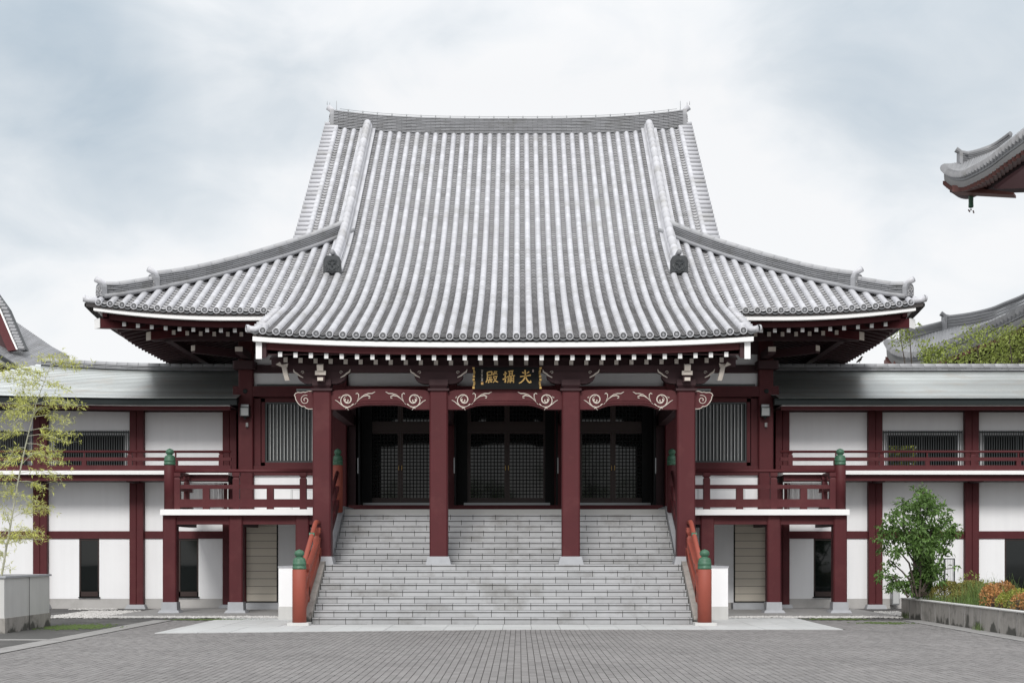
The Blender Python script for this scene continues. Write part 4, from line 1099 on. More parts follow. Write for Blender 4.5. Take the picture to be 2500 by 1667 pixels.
# ------------------------------------------------------------------ gallery wings
def wing(sg, label):
    t = thing('gallery_wing', (sg * 11.5, 9.7, 0), label, 'building', 'gallery wings on both sides of the hall')
    WY = 9.70
    xin, xout = 7.72, 24.0
    posts = [8.08, 10.80, 13.62, 16.40, 19.2, 22.0]
    def wl(ax): return .20 * max(0.0, (ax - 9.5) / 5.0) ** 2 if sg < 0 else 0.0
    # lower storey
    MB().box(sg * xin, sg * xout, WY, 16, 0, 3.70).obj('lower_body', M['far_wall'], t)
    MB().box(sg * xin, sg * xout, WY, 16, 3.70, 3.95).obj('upper_floor', M['far_wall'], t)
    MB().box(sg * xin, sg * xout, WY - .03, WY - .001, 0, .29).obj('plinth', M['plinth'], t)
    MB().box(sg * xin, sg * xout, WY - .07, WY - .001, 2.05, 2.27).obj('mid_beam', M['red'], t)
    for x in posts:
        p = MB().post(sg * x - .103, WY - .07, .200, .28, .12, 3.69, .012); p.post(sg * x + .103, WY - .07, .200, .28, .12, 3.69, .012)
        o = p.obj('post', M['red'], t)
        MB().frus(sg * x, WY - .10, .60, .52, 0.0, .50, .42, .125).obj('base_stone', M['base_stone'], o)
        p = MB().post(sg * x - .103, WY - .07, .200, .26, 3.96, 5.80, .012); p.post(sg * x + .103, WY - .07, .200, .26, 3.96, 5.80, .012)
        p.obj('post', M['red'], t)
    edges = [xin] + posts + [xout]
    for i in range(len(edges) - 1):
        a = edges[i] + (.21 if i else 0); b = edges[i + 1] - .21
        if b - a < .2: continue
        # lower upper panel
        MB().box(sg * a, sg * b, WY - .035, WY - .001, 2.27, 3.70).obj('plaster_panel', M['white'], t)
        # window of the ground storey, one in each bay
        if 1 <= i <= 4:
            w0, w1 = {1: (9.02, 9.60), 2: (11.93, 12.52), 3: (14.62, 15.35), 4: (17.4, 18)}[i]
            if i == 3 and sg < 0: w0, w1 = 14.9, 15.4
            MB().box(sg * a, sg * w0, WY - .035, WY - .001, .29, 2.05).obj('plaster_panel', M['white'], t)
            MB().box(sg * w1, sg * b, WY - .035, WY - .001, .29, 2.05).obj('plaster_panel', M['white'], t)
            wd = MB().box(sg * w0, sg * w1, WY - .006, WY - .001, .32, 2.05).obj('window', M['glass'], t)
            f = MB()
            for q in ((w0, w0 + .045, .36, 2.04), (w1 - .045, w1, .36, 2.04), (w0 + .045, w1 - .045, 2.0, 2.04), (w0, w1, .36, .50)): f.box(sg * q[0], sg * q[1], WY - .028, WY - .007, q[2], q[3])
            f.obj('frame', M['brown'], wd)
            MB().box(sg * (w0 - .03), sg * (w1 + .01), WY - .09, WY - .002, .315, .345).obj('sill', M['black'], wd)
            MB().box(sg * w0, sg * w1, WY - .033, WY - .001, .29, .314).obj('plaster_panel', M['white'], t)
        else:
            MB().box(sg * a, sg * b, WY - .035, WY - .001, .29, 2.05).obj('plaster_panel', M['white'], t)
        # upper storey
        za, zb = 3.96, 5.80
        if i in (2, 3, 4):
            q0, q1 = a + .17, b - .17
            MB().box(sg * a, sg * q0, WY - .02, WY + .16, za, zb).obj('plaster_panel', M['white'], t)
            MB().box(sg * q1, sg * b, WY - .02, WY + .16, za, zb).obj('plaster_panel', M['white'], t)
            MB().box(sg * q0, sg * q1, WY - .02, WY + .16, 5.09, zb).obj('plaster_panel', M['white'], t)
            wn = MB().box(sg * q0, sg * q0 + sg * .04, WY + .02, WY + .08, za, 5.09).box(sg * q1 - sg * .04, sg * q1, WY + .02, WY + .08, za, 5.09)
            xm_ = (q0 + q1) / 2
            wn.box(sg * (xm_ - .025), sg * (xm_ + .025), WY + .03, WY + .08, za, 5.09); wn.box(sg * (q0 + .04), sg * (q1 - .04), WY + .03, WY + .08, 5.05, 5.09)
            wo_ = wn.obj('grille_window', M['slat'], t)
            n = int((b - a - .08) / .0702); sm = MB().box(-.0125, .0125, 0, .03, za, 5.215).mesh('slat', M['slat'])
            for j in range(n + 1): link('slat', sm, wo_, Matrix.Translation((sg * (a + .05 + j * (b - a - .10) / n), WY - .10, 0)))
            MB().box(sg * (a + .04), sg * (b - .04), WY - .07, WY - .045, 5.145, 5.19).obj('grille_rail', M['slat'], wo_)
        else:
            MB().box(sg * a, sg * b, WY - .02, WY + .16, za, zb).obj('plaster_panel', M['white'], t)
    # gallery interior: back wall, with an open window behind bay 2
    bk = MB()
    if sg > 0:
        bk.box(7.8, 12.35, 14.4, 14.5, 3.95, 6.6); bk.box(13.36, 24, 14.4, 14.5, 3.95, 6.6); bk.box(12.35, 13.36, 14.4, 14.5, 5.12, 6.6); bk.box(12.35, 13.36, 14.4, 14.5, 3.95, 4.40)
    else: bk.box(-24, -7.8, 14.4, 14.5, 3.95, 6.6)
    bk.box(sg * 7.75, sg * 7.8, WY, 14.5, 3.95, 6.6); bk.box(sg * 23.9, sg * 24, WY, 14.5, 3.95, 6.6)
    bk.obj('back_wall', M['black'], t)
    # frieze and eaves
    def bendbox(ya, yb, z0, z1, nm, m, x0=7.85, x1=24.0):
        xs = lin(x0, x1, 22); fr = [((sg * x, 0, wl(x) * .45), (0, 1, 0), (0, 0, 1)) for x in xs]
        return MB().sweep([(ya, z0), (yb, z0), (yb, z1), (ya, z1)], fr).obj(nm, M[m], t)
    bendbox(WY - .12, WY - .02, 5.75, 6.0, 'frieze_beam', 'red_shaded', 7.80)
    bendbox(8.42, 8.55, 5.70, 5.815, 'eave_board', 'red')
    bendbox(8.30, 8.52, 5.805, 5.835, 'eave_trim', 'white_paint')
    bendbox(8.17, 8.40, 5.825, 5.995, 'eave_edge', 'copper_edge', 7.62)
    bendbox(8.40, WY, 5.83, 5.86, 'soffit_board', 'red_shaded')
    # roof: thin overlapping copper courses
    r = MB(); NC = 22; YR, ZR = 12.2, 7.27
    def rp(ax, v):
        e = wl(ax); y = 8.14 + (YR - 8.14) * v; z = 6.0 + (ZR - 6.0) * (v + .10 * v * (v - 1) * 2.2); return y, z + e * (.45 + .55 * v)
    xs = lin(7.62, 24.0, 30)
    for c in range(NC):
        v0, v1 = c / NC, (c + 1.12) / NC
        if sg < 0:
            lim = 14.45 if v0 > .70 else 24.0
            lim = 14.6 + max(0, (.95 - v0)) * 3.0 if v0 > .62 else 24.0
            xx = lin(7.62, min(lim, 24.0), 24)
        else: xx = lin(7.62 + (.12 if v0 < .12 else 0), 24.0, 24)
        vs = []; fs = []
        for x in xx:
            ya, z_a = rp(x, v0); yb, z_b = rp(x, min(v1, 1)); vs += [(sg * x, ya, z_a + .008), (sg * x, yb, z_b + .001), (sg * x, ya + .008, z_a - .005)]
        for i in range(len(xx) - 1):
            a = i * 3; q1 = (a, a + 3, a + 4, a + 1); q2 = (a + 2, a + 5, a + 3, a)
            fs += [q1, q2] if sg > 0 else [q1[::-1], q2[::-1]]
        r.add(vs, fs); r.m[-len(fs):] = [0, 1] * (len(fs) // 2)
    ro = r.obj('roof', [M['copper'], M['copper_lap']], t)
    bd = MB()
    vs = []; fs = []
    for x in xs:
        for v in (0, .5, .68): y, z = rp(x, v); vs.append((sg * x, y, z - .03))
        if sg < 0 and x > 14.6: vs.append(vs[-1]); vs.append(vs[-1])
        else:
            y, z = rp(x, 1.0); vs.append((sg * x, y, z - .03)); vs.append((sg * x, 16.2, 6.0))
    for i in range(len(xs) - 1):
        for j in range(4): a = i * 5 + j; fs.append((a, a + 5, a + 6, a + 1))
    bd.add(vs, fs); bd.obj('roof_base', M['copper_edge'], ro)
    def wr(u):
        ax = 7.75 + (((14.42 if sg < 0 else 24.0)) - 7.75) * u; return ((sg * ax, YR, rp(ax, 1.0)[1] - .02), (0, 1, 0), (0, 0, 1))
    ridge_layers(ro, wr, 20 if sg < 0 else 44, .0, 3, .05, .16, .13, .085, nm='ridge_tile')
    # deck
    dk = MB().box(sg * 7.90, sg * 24, 8.40, WY - .04, 3.865, 3.975).obj('deck_slab', M['white_paint'], t)
    MB().box(sg * 7.95, sg * 24, 8.55, 8.70, 3.69, 3.862).obj('deck_beam', M['red'], t)
    for x in posts: MB().box(sg * x - .09, sg * x + .09, 8.72, WY - .1, 3.66, 3.86).obj('deck_bracket', M['red_shaded'], t)
    # hanging bird net frame close to the hall
    nf = MB().box(sg * 7.92, sg * 9.35, 8.50, 8.53, 3.63, 3.655); nf.box(sg * 7.92, sg * 7.945, 8.50, 8.53, 2.85, 3.63)
    for i in range(9): nf.box(sg * (8.06 + i * .145) - .004, sg * (8.06 + i * .145) + .004, 8.51, 8.52, 2.9, 3.63)
    nf.obj('net_frame', M['slat_pale'], t)
    # railing of the deck: a thing of its own
    rt = thing('gallery_railing', (sg * 11, 8.6, 3.975), 'maroon railing along the upper deck of the wing ' + ('behind the bamboo' if sg < 0 else 'above the green shrub'), 'railing', 'railings of the gallery decks')
    Y = 8.60
    MB().box(sg * 7.86, sg * 24, Y - .05, Y + .05, 3.985, 4.135).obj('rail', M['red'], rt)
    MB().box(sg * 7.85, sg * 24, Y - .045, Y + .045, 4.262, 4.362).obj('rail', M['red'], rt)
    MB().tube([(sg * 7.86, Y, 4.525), (sg * 24, Y, 4.525)], .037, 10).obj('handrail', M['red'], rt, smooth=True)
    x = 8.14; k = 0
    while x < 16.5:
        if k % 2 == 0:
            q = MB().box(sg * x - .065, sg * x + .065, Y - .048, Y + .048, 4.13, 4.42); q.frus(sg * x, Y, .13, .096, 4.42, .08, .07, 4.445); q.frus(sg * x, Y, .08, .07, 4.445, .14, .10, 4.49)
            q.obj('rail_post', M['red'], rt)
        else:
            q = MB().box(sg * x - .065, sg * x + .065, Y - .043, Y + .043, 4.13, 4.265); q.box(sg * x - .02, sg * x + .02, Y - .02, Y + .02, 4.25, 4.50); q.obj('short_post', M['red'], rt)
        x += 1.305; k += 1
    return t
wing(-1, 'long two storey white and maroon gallery wing behind the bamboo, with green-grey metal roof')
wing(1, 'long two storey white and maroon gallery wing behind the green shrub, with green-grey metal roof')
# ------------------------------------------------------------------ name plaque
pl = thing('name_plaque', (.085, 2.60, 5.68), 'black wooden name plaque with three gold characters above the middle doorway', 'sign')
kz = 36.6 / 3635 / 11.2
def TZ(px, py): return (CX + (1130 + px / 11.2 - VPX) * 36.6 / 3635, CZ + (HY - 880 - py / 11.2) * 36.6 / 3635)
tilt = 0.0
def pt(px, py, y=2.62):
    x, z = TZ(px, py); return (x, y, z)
brd = []
for i in range(21): z = 175 + 600 * i / 20; brd.append(TZ(262 + 26 * math.sin((z - 190) / 285 * math.pi) ** 2, z))
for i in range(20, -1, -1): z = 175 + 600 * i / 20; brd.append(TZ(2150 - 26 * math.sin((z - 190) / 285 * math.pi) ** 2, z))
MB().prism(brd, 'y', 2.63, 2.68).obj('board', M['black'], pl)
x0, z1 = TZ(440, 205); x1, z0 = TZ(1990, 720)
MB().box(x0, x1, 2.622, 2.64, z0, z1).obj('inner_panel', M['black'], pl)
def stroke(mb, pts, ws):
    n = len(pts); P = [Vector((*TZ(*p), 0)) for p in pts]; P = [Vector((p.x, 2.612, p.y)) for p in P]
    if not isinstance(ws, (list, tuple)): ws = [ws] * n
    L, Rr = [], []
    for i in range(n):
        t = (P[min(i + 1, n - 1)] - P[max(i - 1, 0)]).normalized(); q = Vector((-t.z, 0, t.x)) * ws[i] * kz / 2
        L.append(P[i] + q); Rr.append(P[i] - q)
    vs = [tuple(p) for p in L + Rr] + [(p.x, 2.622, p.z) for p in L + Rr]; fs = []
    for i in range(n - 1):
        fs.append((i, i + 1, n + i + 1, n + i)); fs.append((i, 2 * n + i, 2 * n + i + 1, i + 1)); fs.append((n + i, n + i + 1, 3 * n + i + 1, 3 * n + i))
    fs.append((0, n, 3 * n, 2 * n)); fs.append((n - 1, 3 * n - 1, 4 * n - 1, 2 * n - 1)) if False else None
    fs = [f for f in fs if f]
    mb.add(vs, fs)
CH = [
 [([(1700, 255), (1705, 330), (1708, 430)], [40, 34, 30]), ([(1618, 318), (1650, 330), (1680, 350)], [26, 34, 16]), ([(1812, 302), (1780, 325), (1738, 350)], [34, 28, 14]),
  ([(1565, 438), (1640, 428), (1760, 412), (1858, 396)], [34, 28, 28, 38]), ([(1712, 418), (1690, 480), (1640, 550), (1590, 592), (1532, 618)], [34, 36, 34, 30, 22]),
  ([(1712, 418), (1740, 500), (1780, 562), (1830, 600), (1862, 590), (1850, 540)], [30, 34, 38, 44, 40, 12])],
 [([(1108, 382), (1150, 368), (1205, 345)], [30, 28, 28]), ([(1162, 298), (1160, 450), (1163, 600)], [36, 34, 36]), ([(1163, 598), (1128, 570)], [30, 10]), ([(1090, 515), (1140, 490), (1205, 455)], [34, 30, 20]),
  ([(1236, 292), (1300, 284), (1382, 276)], 24), ([(1272, 292), (1274, 415)], 24), ([(1352, 282), (1352, 425)], 24), ([(1274, 332), (1350, 326)], 16), ([(1274, 372), (1350, 366)], 16), ([(1208, 438), (1300, 424), (1425, 404)], 24),
  ([(1240, 440), (1240, 540), (1225, 605)], 22), ([(1296, 436), (1298, 605)], 24), ([(1240, 490), (1296, 484)], 16), ([(1240, 534), (1296, 528)], 16), ([(1212, 585), (1300, 560)], 18),
  ([(1328, 432), (1328, 560)], 22), ([(1388, 424), (1388, 540), (1386, 605)], 26), ([(1328, 480), (1388, 474)], 16), ([(1328, 522), (1388, 516)], 16), ([(1308, 568), (1400, 548)], 18)],
 [([(665, 318), (730, 306), (798, 298)], 30), ([(668, 318), (674, 440), (664, 530), (628, 600)], [34, 32, 30, 18]), ([(794, 300), (792, 385)], 32), ([(676, 398), (792, 384)], 26),
  ([(698, 452), (798, 440)], 22), ([(728, 430), (730, 522)], 22), ([(768, 428), (768, 516)], 22), ([(680, 538), (815, 516)], 26), ([(708, 558), (700, 610)], [26, 30]), ([(748, 552), (752, 590)], [22, 26]), ([(778, 552), (796, 592)], [20, 28]),
  ([(868, 288), (862, 330), (820, 378)], [26, 28, 12]), ([(868, 302), (936, 300)], 22), ([(930, 300), (900, 345), (940, 372)], [24, 24, 18]), ([(860, 330), (905, 350)], 16), ([(815, 392), (870, 368), (905, 350)], 18),
  ([(826, 446), (880, 430), (948, 420)], 26), ([(925, 425), (905, 500), (830, 600)], [28, 28, 18]), ([(840, 455), (870, 520), (915, 570), (965, 588)], [20, 28, 34, 20])]]
for ch in CH:
    mb = MB()
    for p, w in ch: stroke(mb, p, w)
    mb.obj('gold_character', M['gold'], pl)
# column of small characters and seals
sm_ = MB(); rr = random.Random(5)
SMALL = [[((515, 255), (500, 275)), ((530, 255), (548, 275))], [((500, 305), (545, 300)), ((522, 290), (522, 325))], [((515, 345), (500, 370)), ((528, 345), (545, 368))],
         [((500, 400), (545, 395)), ((522, 385), (522, 430)), ((505, 418), (540, 412)), ((508, 432), (500, 440)), ((535, 430), (545, 440))],
         [((510, 460), (498, 480)), ((506, 475), (506, 500)), ((525, 470), (545, 468)), ((520, 494), (550, 492))],
         [((505, 520), (545, 515)), ((522, 510), (522, 560)), ((505, 535), (542, 530)), ((512, 548), (500, 562)), ((532, 545), (546, 560))]]
for c_ in SMALL:
    for a, b in c_: stroke(sm_, [a, b], 9)
sm_.obj('small_characters', M['cream'], pl)
for (a, b, c, d) in ((495, 590, 560, 655), (1900, 245, 1940, 310)):
    s_ = MB(); xa, za = TZ(a, d); xb, zb = TZ(c, b); s_.box(xa, xb, 2.612, 2.622, za, zb); s_.cur = 1
    for i in range(3):
        xq = xa + (xb - xa) * (i + .6) / 3.4; s_.box(xq, xq + .003, 2.609, 2.612, za + .006, zb - .006)
    for i in range(2):
        zq = za + (zb - za) * (i + 1) / 3; s_.box(xa + .005, xb - .005, 2.608, 2.612, zq, zq + .003)
    s_.obj('seal', [M['cream'] if a > 1000 else M['gold'], M['orange']], pl)
for side_ in (0, 1):
    for i, (py, h, w) in enumerate(((182, 45, 58), (245, 14, 45), (275, 14, 50), (305, 14, 55), (338, 14, 52), (368, 12, 45), (400, 60, 58), (485, 62, 58), (568, 14, 48), (598, 14, 52), (630, 14, 55), (662, 14, 50), (690, 12, 46), (718, 48, 58))):
        cx_ = 290 + 22 * math.sin((py - 182) / 280 * math.pi) ** 2
        if side_: cx_ = 2415 - cx_
        xa, za = TZ(cx_ - w / 2, py + h); xb, zb = TZ(cx_ + w / 2, py)
        MB().box(xa, xb, 2.614, 2.632, za, zb).obj('gold_edge_fitting', M['gold'], pl)

# ------------------------------------------------------------------ wall lamps and hooks
for sg, lab in ((-1, 'square glass wall lamp on the maroon corner post, the one nearer the bamboo'), (1, 'square glass wall lamp on the maroon corner post, the one nearer the shrub')):
    x = sg * 7.46 - .02; t = thing('wall_lamp', (x, 8.82, 5.7), lab, 'lamp', 'wall lamps on the corner posts')
    z = CZ + (HY - 1006) * (42.8 / 3635)
    MB().box(x - .11, x + .11, 8.66, 8.84, z + .14, z + .21).obj('lamp_hood', M['metal'], t)
    fr = MB()
    for a in (-.13, .11):
        fr.box(x + a, x + a + .02, 8.60, 8.84, z - .13, z + .13)
    fr.box(x - .11, x + .11, 8.60, 8.84, z + .11, z + .13); fr.box(x - .11, x + .11, 8.60, 8.84, z - .13, z - .11); fr.obj('lamp_frame', M['slat'], t)
    MB().box(x - .11, x + .11, 8.72, 8.78, z - .11, z + .11).obj('reflector', M['slat_pale'], t)
    MB().box(x - .11, x + .11, 8.615, 8.625, z - .11, z + .11).obj('lamp_glass', M['glasspane'], t)
    MB().tube([(x - .05, 8.68, z), (x + .05, 8.68, z)], .022, 8).obj('bulb', M['white_paint'], t)
    MB().frus(x, 8.74, .04, .05, z - .20, .12, .10, z - .13).obj('lamp_bracket', M['copper_edge'], t)
    hk = thing('door_hook', (x + .03, 8.82, z - .37), 'small grey metal hook fitting under the lamp near the ' + ('bamboo' if sg < 0 else 'shrub'), 'hook', 'metal hooks under the wall lamps')
    MB().box(x + .01, x + .03, 8.79, 8.85, z - .42, z - .30).box(x + .05, x + .07, 8.79, 8.85, z - .42, z - .30).obj('plate', M['slat_pale'], hk)
    MB().tube([(x + .04, 8.80, z - .32), (x + .04, 8.77, z - .40), (x + .03, 8.79, z - .46)], .01, 6).obj('hook', M['slat'], hk)

# ------------------------------------------------------------------ wire barrier stands on the balcony
for (xa, xb, lab) in ((-6.05, -5.33, 'low wire barrier frame on the balcony, bamboo side'), (-5.27, -4.75, 'narrow wire barrier frame on the balcony beside the pillar, bamboo side'),
                      (4.75, 5.45, 'wire barrier frame on the balcony beside the pillar, shrub side'), (5.62, 6.75, 'widest wire barrier frame on the balcony, shrub side')):
    Y = 8.0; t = thing('wire_barrier', ((xa + xb) / 2, Y, 2.8), lab, 'barrier', 'wire barriers on the balcony')
    m = MB()
    for x in (xa, xa + .04, xb - .04, xb): m.tube([(x, Y, 2.80), (x, Y, 3.42)], .007, 6)
    m.obj('upright', M['slat_pale'], t)
    MB().tube([(xa, Y, 3.41), (xb, Y, 3.41)], .006, 6).obj('cross_wire', M['slat_pale'], t)
    MB().box(xa - .03, xb + .03, Y - .03, Y + .03, 2.802, 2.825).obj('foot', M['white_paint'], t)

# ------------------------------------------------------------------ planters
t = thing('planter', (-12, -2.2, 0), 'tall pale concrete planter box holding the slender bamboo', 'planter')
MB().box(-16.0, -10.08, -3.7, -.75, -.05, .30).obj('base', M['concrete'], t)
MB().box(-16.0, -10.10, -3.68, -.77, .30, 1.12).obj('box', M['concrete_pale'], t)
cp = MB(); cp.box(-16.03, -10.06, -3.72, -3.48, 1.12, 1.16); cp.box(-10.30, -10.06, -3.48, -.97, 1.12, 1.16); cp.box(-16.03, -10.06, -.97, -.73, 1.12, 1.16)
cp.obj('coping', M['base_stone'], t)
MB().box(-15.9, -10.3, -3.48, -.97, 1.12, 1.135).obj('soil', M['soil'], t)
for x, y, w in ((-10.07, -2.2, .008),): MB().box(x - .006, x + .002, y - .004, y + .004, .0, 1.12).obj('joint', M['joint'], t)
t2 = thing('planter', (14, 0, 0), 'long low stained concrete planter wall holding shrubs and grass', 'planter')
MB().box(10.14, 10.34, -20, 4.0, -.05, .47).box(10.34, 24, 3.8, 4.0, -.05, .47).obj('wall', M['concrete'], t2)
MB().box(10.12, 10.36, -20, 4.02, .47, .492).box(10.36, 24, 3.78, 4.02, .47, .492).obj('coping', M['concrete_pale'], t2)
for i in range(14): MB().box(10.128, 10.142, 3.2 - i * 1.15, 3.212 - i * 1.15, .0, .47).obj('rib', M['kerb'], t2)
MB().box(10.34, 24, -20, 3.8, -.05, .43).obj('soil', M['soil'], t2)

# ------------------------------------------------------------------ plants
def leafmesh(mb, p, d, n, L, w, bend=.25):
    """a leaf: 4 quads-ish folded blade from p along d, n = normal"""
    s = d.cross(n)
    if s.length < 1e-4: s = Vector((1, 0, 0))
    s.normalize(); n = s.cross(d).normalized()
    m_ = p + d * L * .45 + n * L * .04; e = p + d * L - n * L * bend
    mb.add([tuple(p), tuple(m_ + s * w / 2 + n * w * .15), tuple(e), tuple(m_ - s * w / 2 + n * w * .15), tuple(m_)], [(0, 1, 4), (1, 2, 4), (0, 4, 3), (4, 2, 3)])
def rdir(rg, up=.0):
    while True:
        v = Vector((rg.uniform(-1, 1), rg.uniform(-1, 1), rg.uniform(-1, 1)))
        if .05 < v.length < 1: v.normalize(); v.z += up; return v.normalized()
# --- shrub in the low planter
def shrub(loc, label):
    rg = random.Random(11); x0, y0, z0 = loc
    t = thing('green_shrub', loc, label, 'shrub')
    K = 36.5 / 3635 / 4.021
    def Q(px, py, dy=0.0): return Vector((CX + (2120 + px / 4.021 - VPX) * (36.5 + dy) / 3635, 2.5 + dy, CZ + (HY - 1170 - py / 4.021) * (36.5 + dy) / 3635))
    tr = MB()
    bs = [((500, 1150), (520, 900), (500, 600), (510, 300), (540, 120)), ((480, 1150), (400, 820), (300, 700), (200, 560)), ((540, 1100), (700, 820), (770, 650), (850, 520)), ((390, 1155), (330, 1060), (240, 950), (120, 930)),
          ((500, 900), (560, 700), (620, 500), (700, 420)), ((480, 860), (380, 700), (340, 420), (350, 280)), ((520, 1100), (600, 950), (720, 880), (850, 870)), ((440, 1150), (420, 1000), (330, 900), (250, 830), (200, 780))]
    bpts = []
    for b in bs:
        dy0 = rg.uniform(-.4, .4); P = [Q(px, py, dy0 * i / len(b)) for i, (px, py) in enumerate(b)]
        tr.tube(P, [.030 - .022 * i / (len(P) - 1) for i in range(len(P))], 6); 
    tr.obj('trunk', M['bark'], t)
    blobs = [((490, 110), 60), ((560, 120), 60), ((500, 190), 95), ((600, 190), 75), ((380, 270), 105), ((520, 290), 120), ((650, 270), 100), ((240, 330), 60), ((300, 360), 90), ((720, 340), 85), ((430, 420), 120), ((580, 420), 120), ((760, 430), 95), ((200, 470), 105), ((850, 520), 80),
             ((140, 560), 85), ((300, 560), 110), ((460, 560), 130), ((620, 560), 130), ((760, 560), 110), ((150, 660), 70), ((270, 700), 80), ((520, 680), 120), ((640, 650), 100), ((380, 640), 90), ((500, 800), 105), ((590, 820), 90), ((740, 700), 70), ((540, 930), 95), ((470, 980), 90), ((620, 930), 80), ((700, 820), 60), ((230, 800), 50),
             ((180, 900), 65), ((110, 950), 45), ((260, 990), 75), ((200, 1060), 55), ((340, 1020), 70), ((480, 1080), 80), ((410, 1060), 60), ((560, 1010), 80), ((700, 960), 60), ((870, 870), 25), ((660, 900), 70)]
    lf = MB()
    for (c, r) in blobs:
        C0 = Q(c[0], c[1], rg.uniform(-.55, .45)); rad = r * K * 1.06
        nn = int(92 * (r / 85) ** 2 * (1.5 if 400 < c[0] < 660 and c[1] > 520 else 1.0))
        for _ in range(nn // 5):
            tip = C0 + rdir(rg) * rad * rg.uniform(.35, 1.0)
            tw = rdir(rg, .1)
            for _ in range(6):
                p = tip + rdir(rg) * .05 + tw * rg.uniform(-.04, .08)
                d = (rdir(rg) * .8 + Vector((0, -.1, -.55)) + tw * .4).normalized(); leafmesh(lf, p, d, rdir(rg, .8), rg.uniform(.09, .165), rg.uniform(.036, .058), .25)
    lf.obj('foliage', M['leaf'], t)
shrub((10.7, 2.5, .43), 'leafy green shrub with open loose crown at the corner of the long planter')
# --- bamboo
def bamboo(loc):
    rg = random.Random(21)
    t = thing('bamboo', loc, 'slender leaning bamboo with sparse yellow-green leaves in the tall planter', 'bamboo')
    D0 = 31.8; K = D0 / 3635 / 2.8; yy = D0 - 34
    def Q(px, py, dy=0.0): d = D0 + dy; return Vector((CX + (px / 2.8 - VPX) * d / 3635, yy + dy, CZ + (HY - 850 - py / 2.8) * d / 3635))
    cul = [(0, 1640), (10, 1560), (40, 1380), (70, 1220), (100, 1040), (125, 900), (160, 730), (190, 600), (225, 470), (245, 380), (290, 260), (330, 160), (370, 60)]
    P = [Q(a, b, .02 * i) for i, (a, b) in enumerate(cul)]; rad = [.026 - .0215 * (i / (len(P) - 1)) for i in range(len(P))]
    m = MB(); m.tube(P, rad, 8)
    for i in range(len(P) - 1):
        for u in (0.0, .5): q = P[i].lerp(P[i + 1], u); d = (P[i + 1] - P[i]).normalized() * .008; m.tube([q - d, q + d], rad[i] * 1.12, 8)
    m.obj('culm', M['culm'], t, smooth=False)
    br = MB(); lf = MB()
    ends = [((245, 380), (540, 400)), ((235, 420), (40, 380)), ((225, 470), (20, 470)), ((245, 380), (150, 340)), ((225, 470), (480, 500)), ((225, 470), (300, 400)), ((205, 560), (500, 590)), ((200, 570), (20, 600)), ((190, 600), (440, 640)), ((180, 650), (420, 730)), ((175, 680), (60, 740)), ((165, 720), (400, 790)), ((160, 740), (10, 800)),
            ((150, 790), (300, 700)), ((140, 850), (410, 880)), ((125, 900), (0, 870)), ((125, 910), (330, 960)), ((115, 960), (20, 1010)), ((110, 1010), (260, 1060)), ((100, 1060), (30, 930)), ((95, 1090), (360, 1100)), ((85, 1160), (270, 1110)), ((70, 1220), (20, 1110)), ((60, 1280), (270, 1250)), ((50, 1340), (280, 1310)), ((55, 1320), (150, 1280)), ((30, 1440), (0, 1380)), ((20, 1500), (40, 1490)),
            ((70, 1240), (0, 1290)), ((40, 1360), (10, 1300)), ((290, 260), (180, 260)), ((290, 260), (430, 270)), ((330, 160), (240, 190)), ((330, 160), (580, 120)), ((370, 60), (300, 70)), ((370, 60), (450, 50)), ((340, 130), (480, 90)), ((310, 200), (100, 150)), ((300, 230), (0, 110)), ((280, 290), (20, 200)), ((240, 400), (100, 420)), ((260, 340), (380, 360)), ((250, 360), (90, 310)), ((230, 450), (90, 520))]
    for a, b in ends:
        dy = rg.uniform(-.7, .7); A_ = Q(a[0], a[1]); B_ = Q(b[0], b[1], dy); mid = A_.lerp(B_, .5) + Vector((0, 0, .10 * (B_ - A_).length))
        pts = [A_, A_.lerp(mid, .6) + Vector((0, 0, .02)), mid, mid.lerp(B_, .5) + Vector((0, 0, .02)), B_]
        br.tube(pts, [.007, .006, .005, .004, .002], 5)
        Ln = (B_ - A_).length
        for k in range(int(8 + Ln * 33)):
            u = rg.uniform(.22, 1.0) ** .8; q = (A_.lerp(mid, u * 2) if u < .5 else mid.lerp(B_, (u - .5) * 2))
            tw = q + Vector((rg.gauss(0, .09), rg.gauss(0, .09), rg.gauss(-.01, .045))) * (.5 + u)
            br.tube([q, tw], [.0022, .001], 3, False)
            for _ in range(rg.choice((3, 4, 5, 6))):
                d = ((B_ - A_).normalized() * .7 + rdir(rg) * .9 + Vector((0, 0, -.12))).normalized(); leafmesh(lf, tw + rdir(rg) * .03, d, rdir(rg, 1.2), rg.uniform(.07, .13), rg.uniform(.013, .020), .12)
    br.obj('branches', M['culm'], t); lf.obj('foliage', M['leaf_pale'], t)
bamboo((-10.7, -2.2, 1.13))
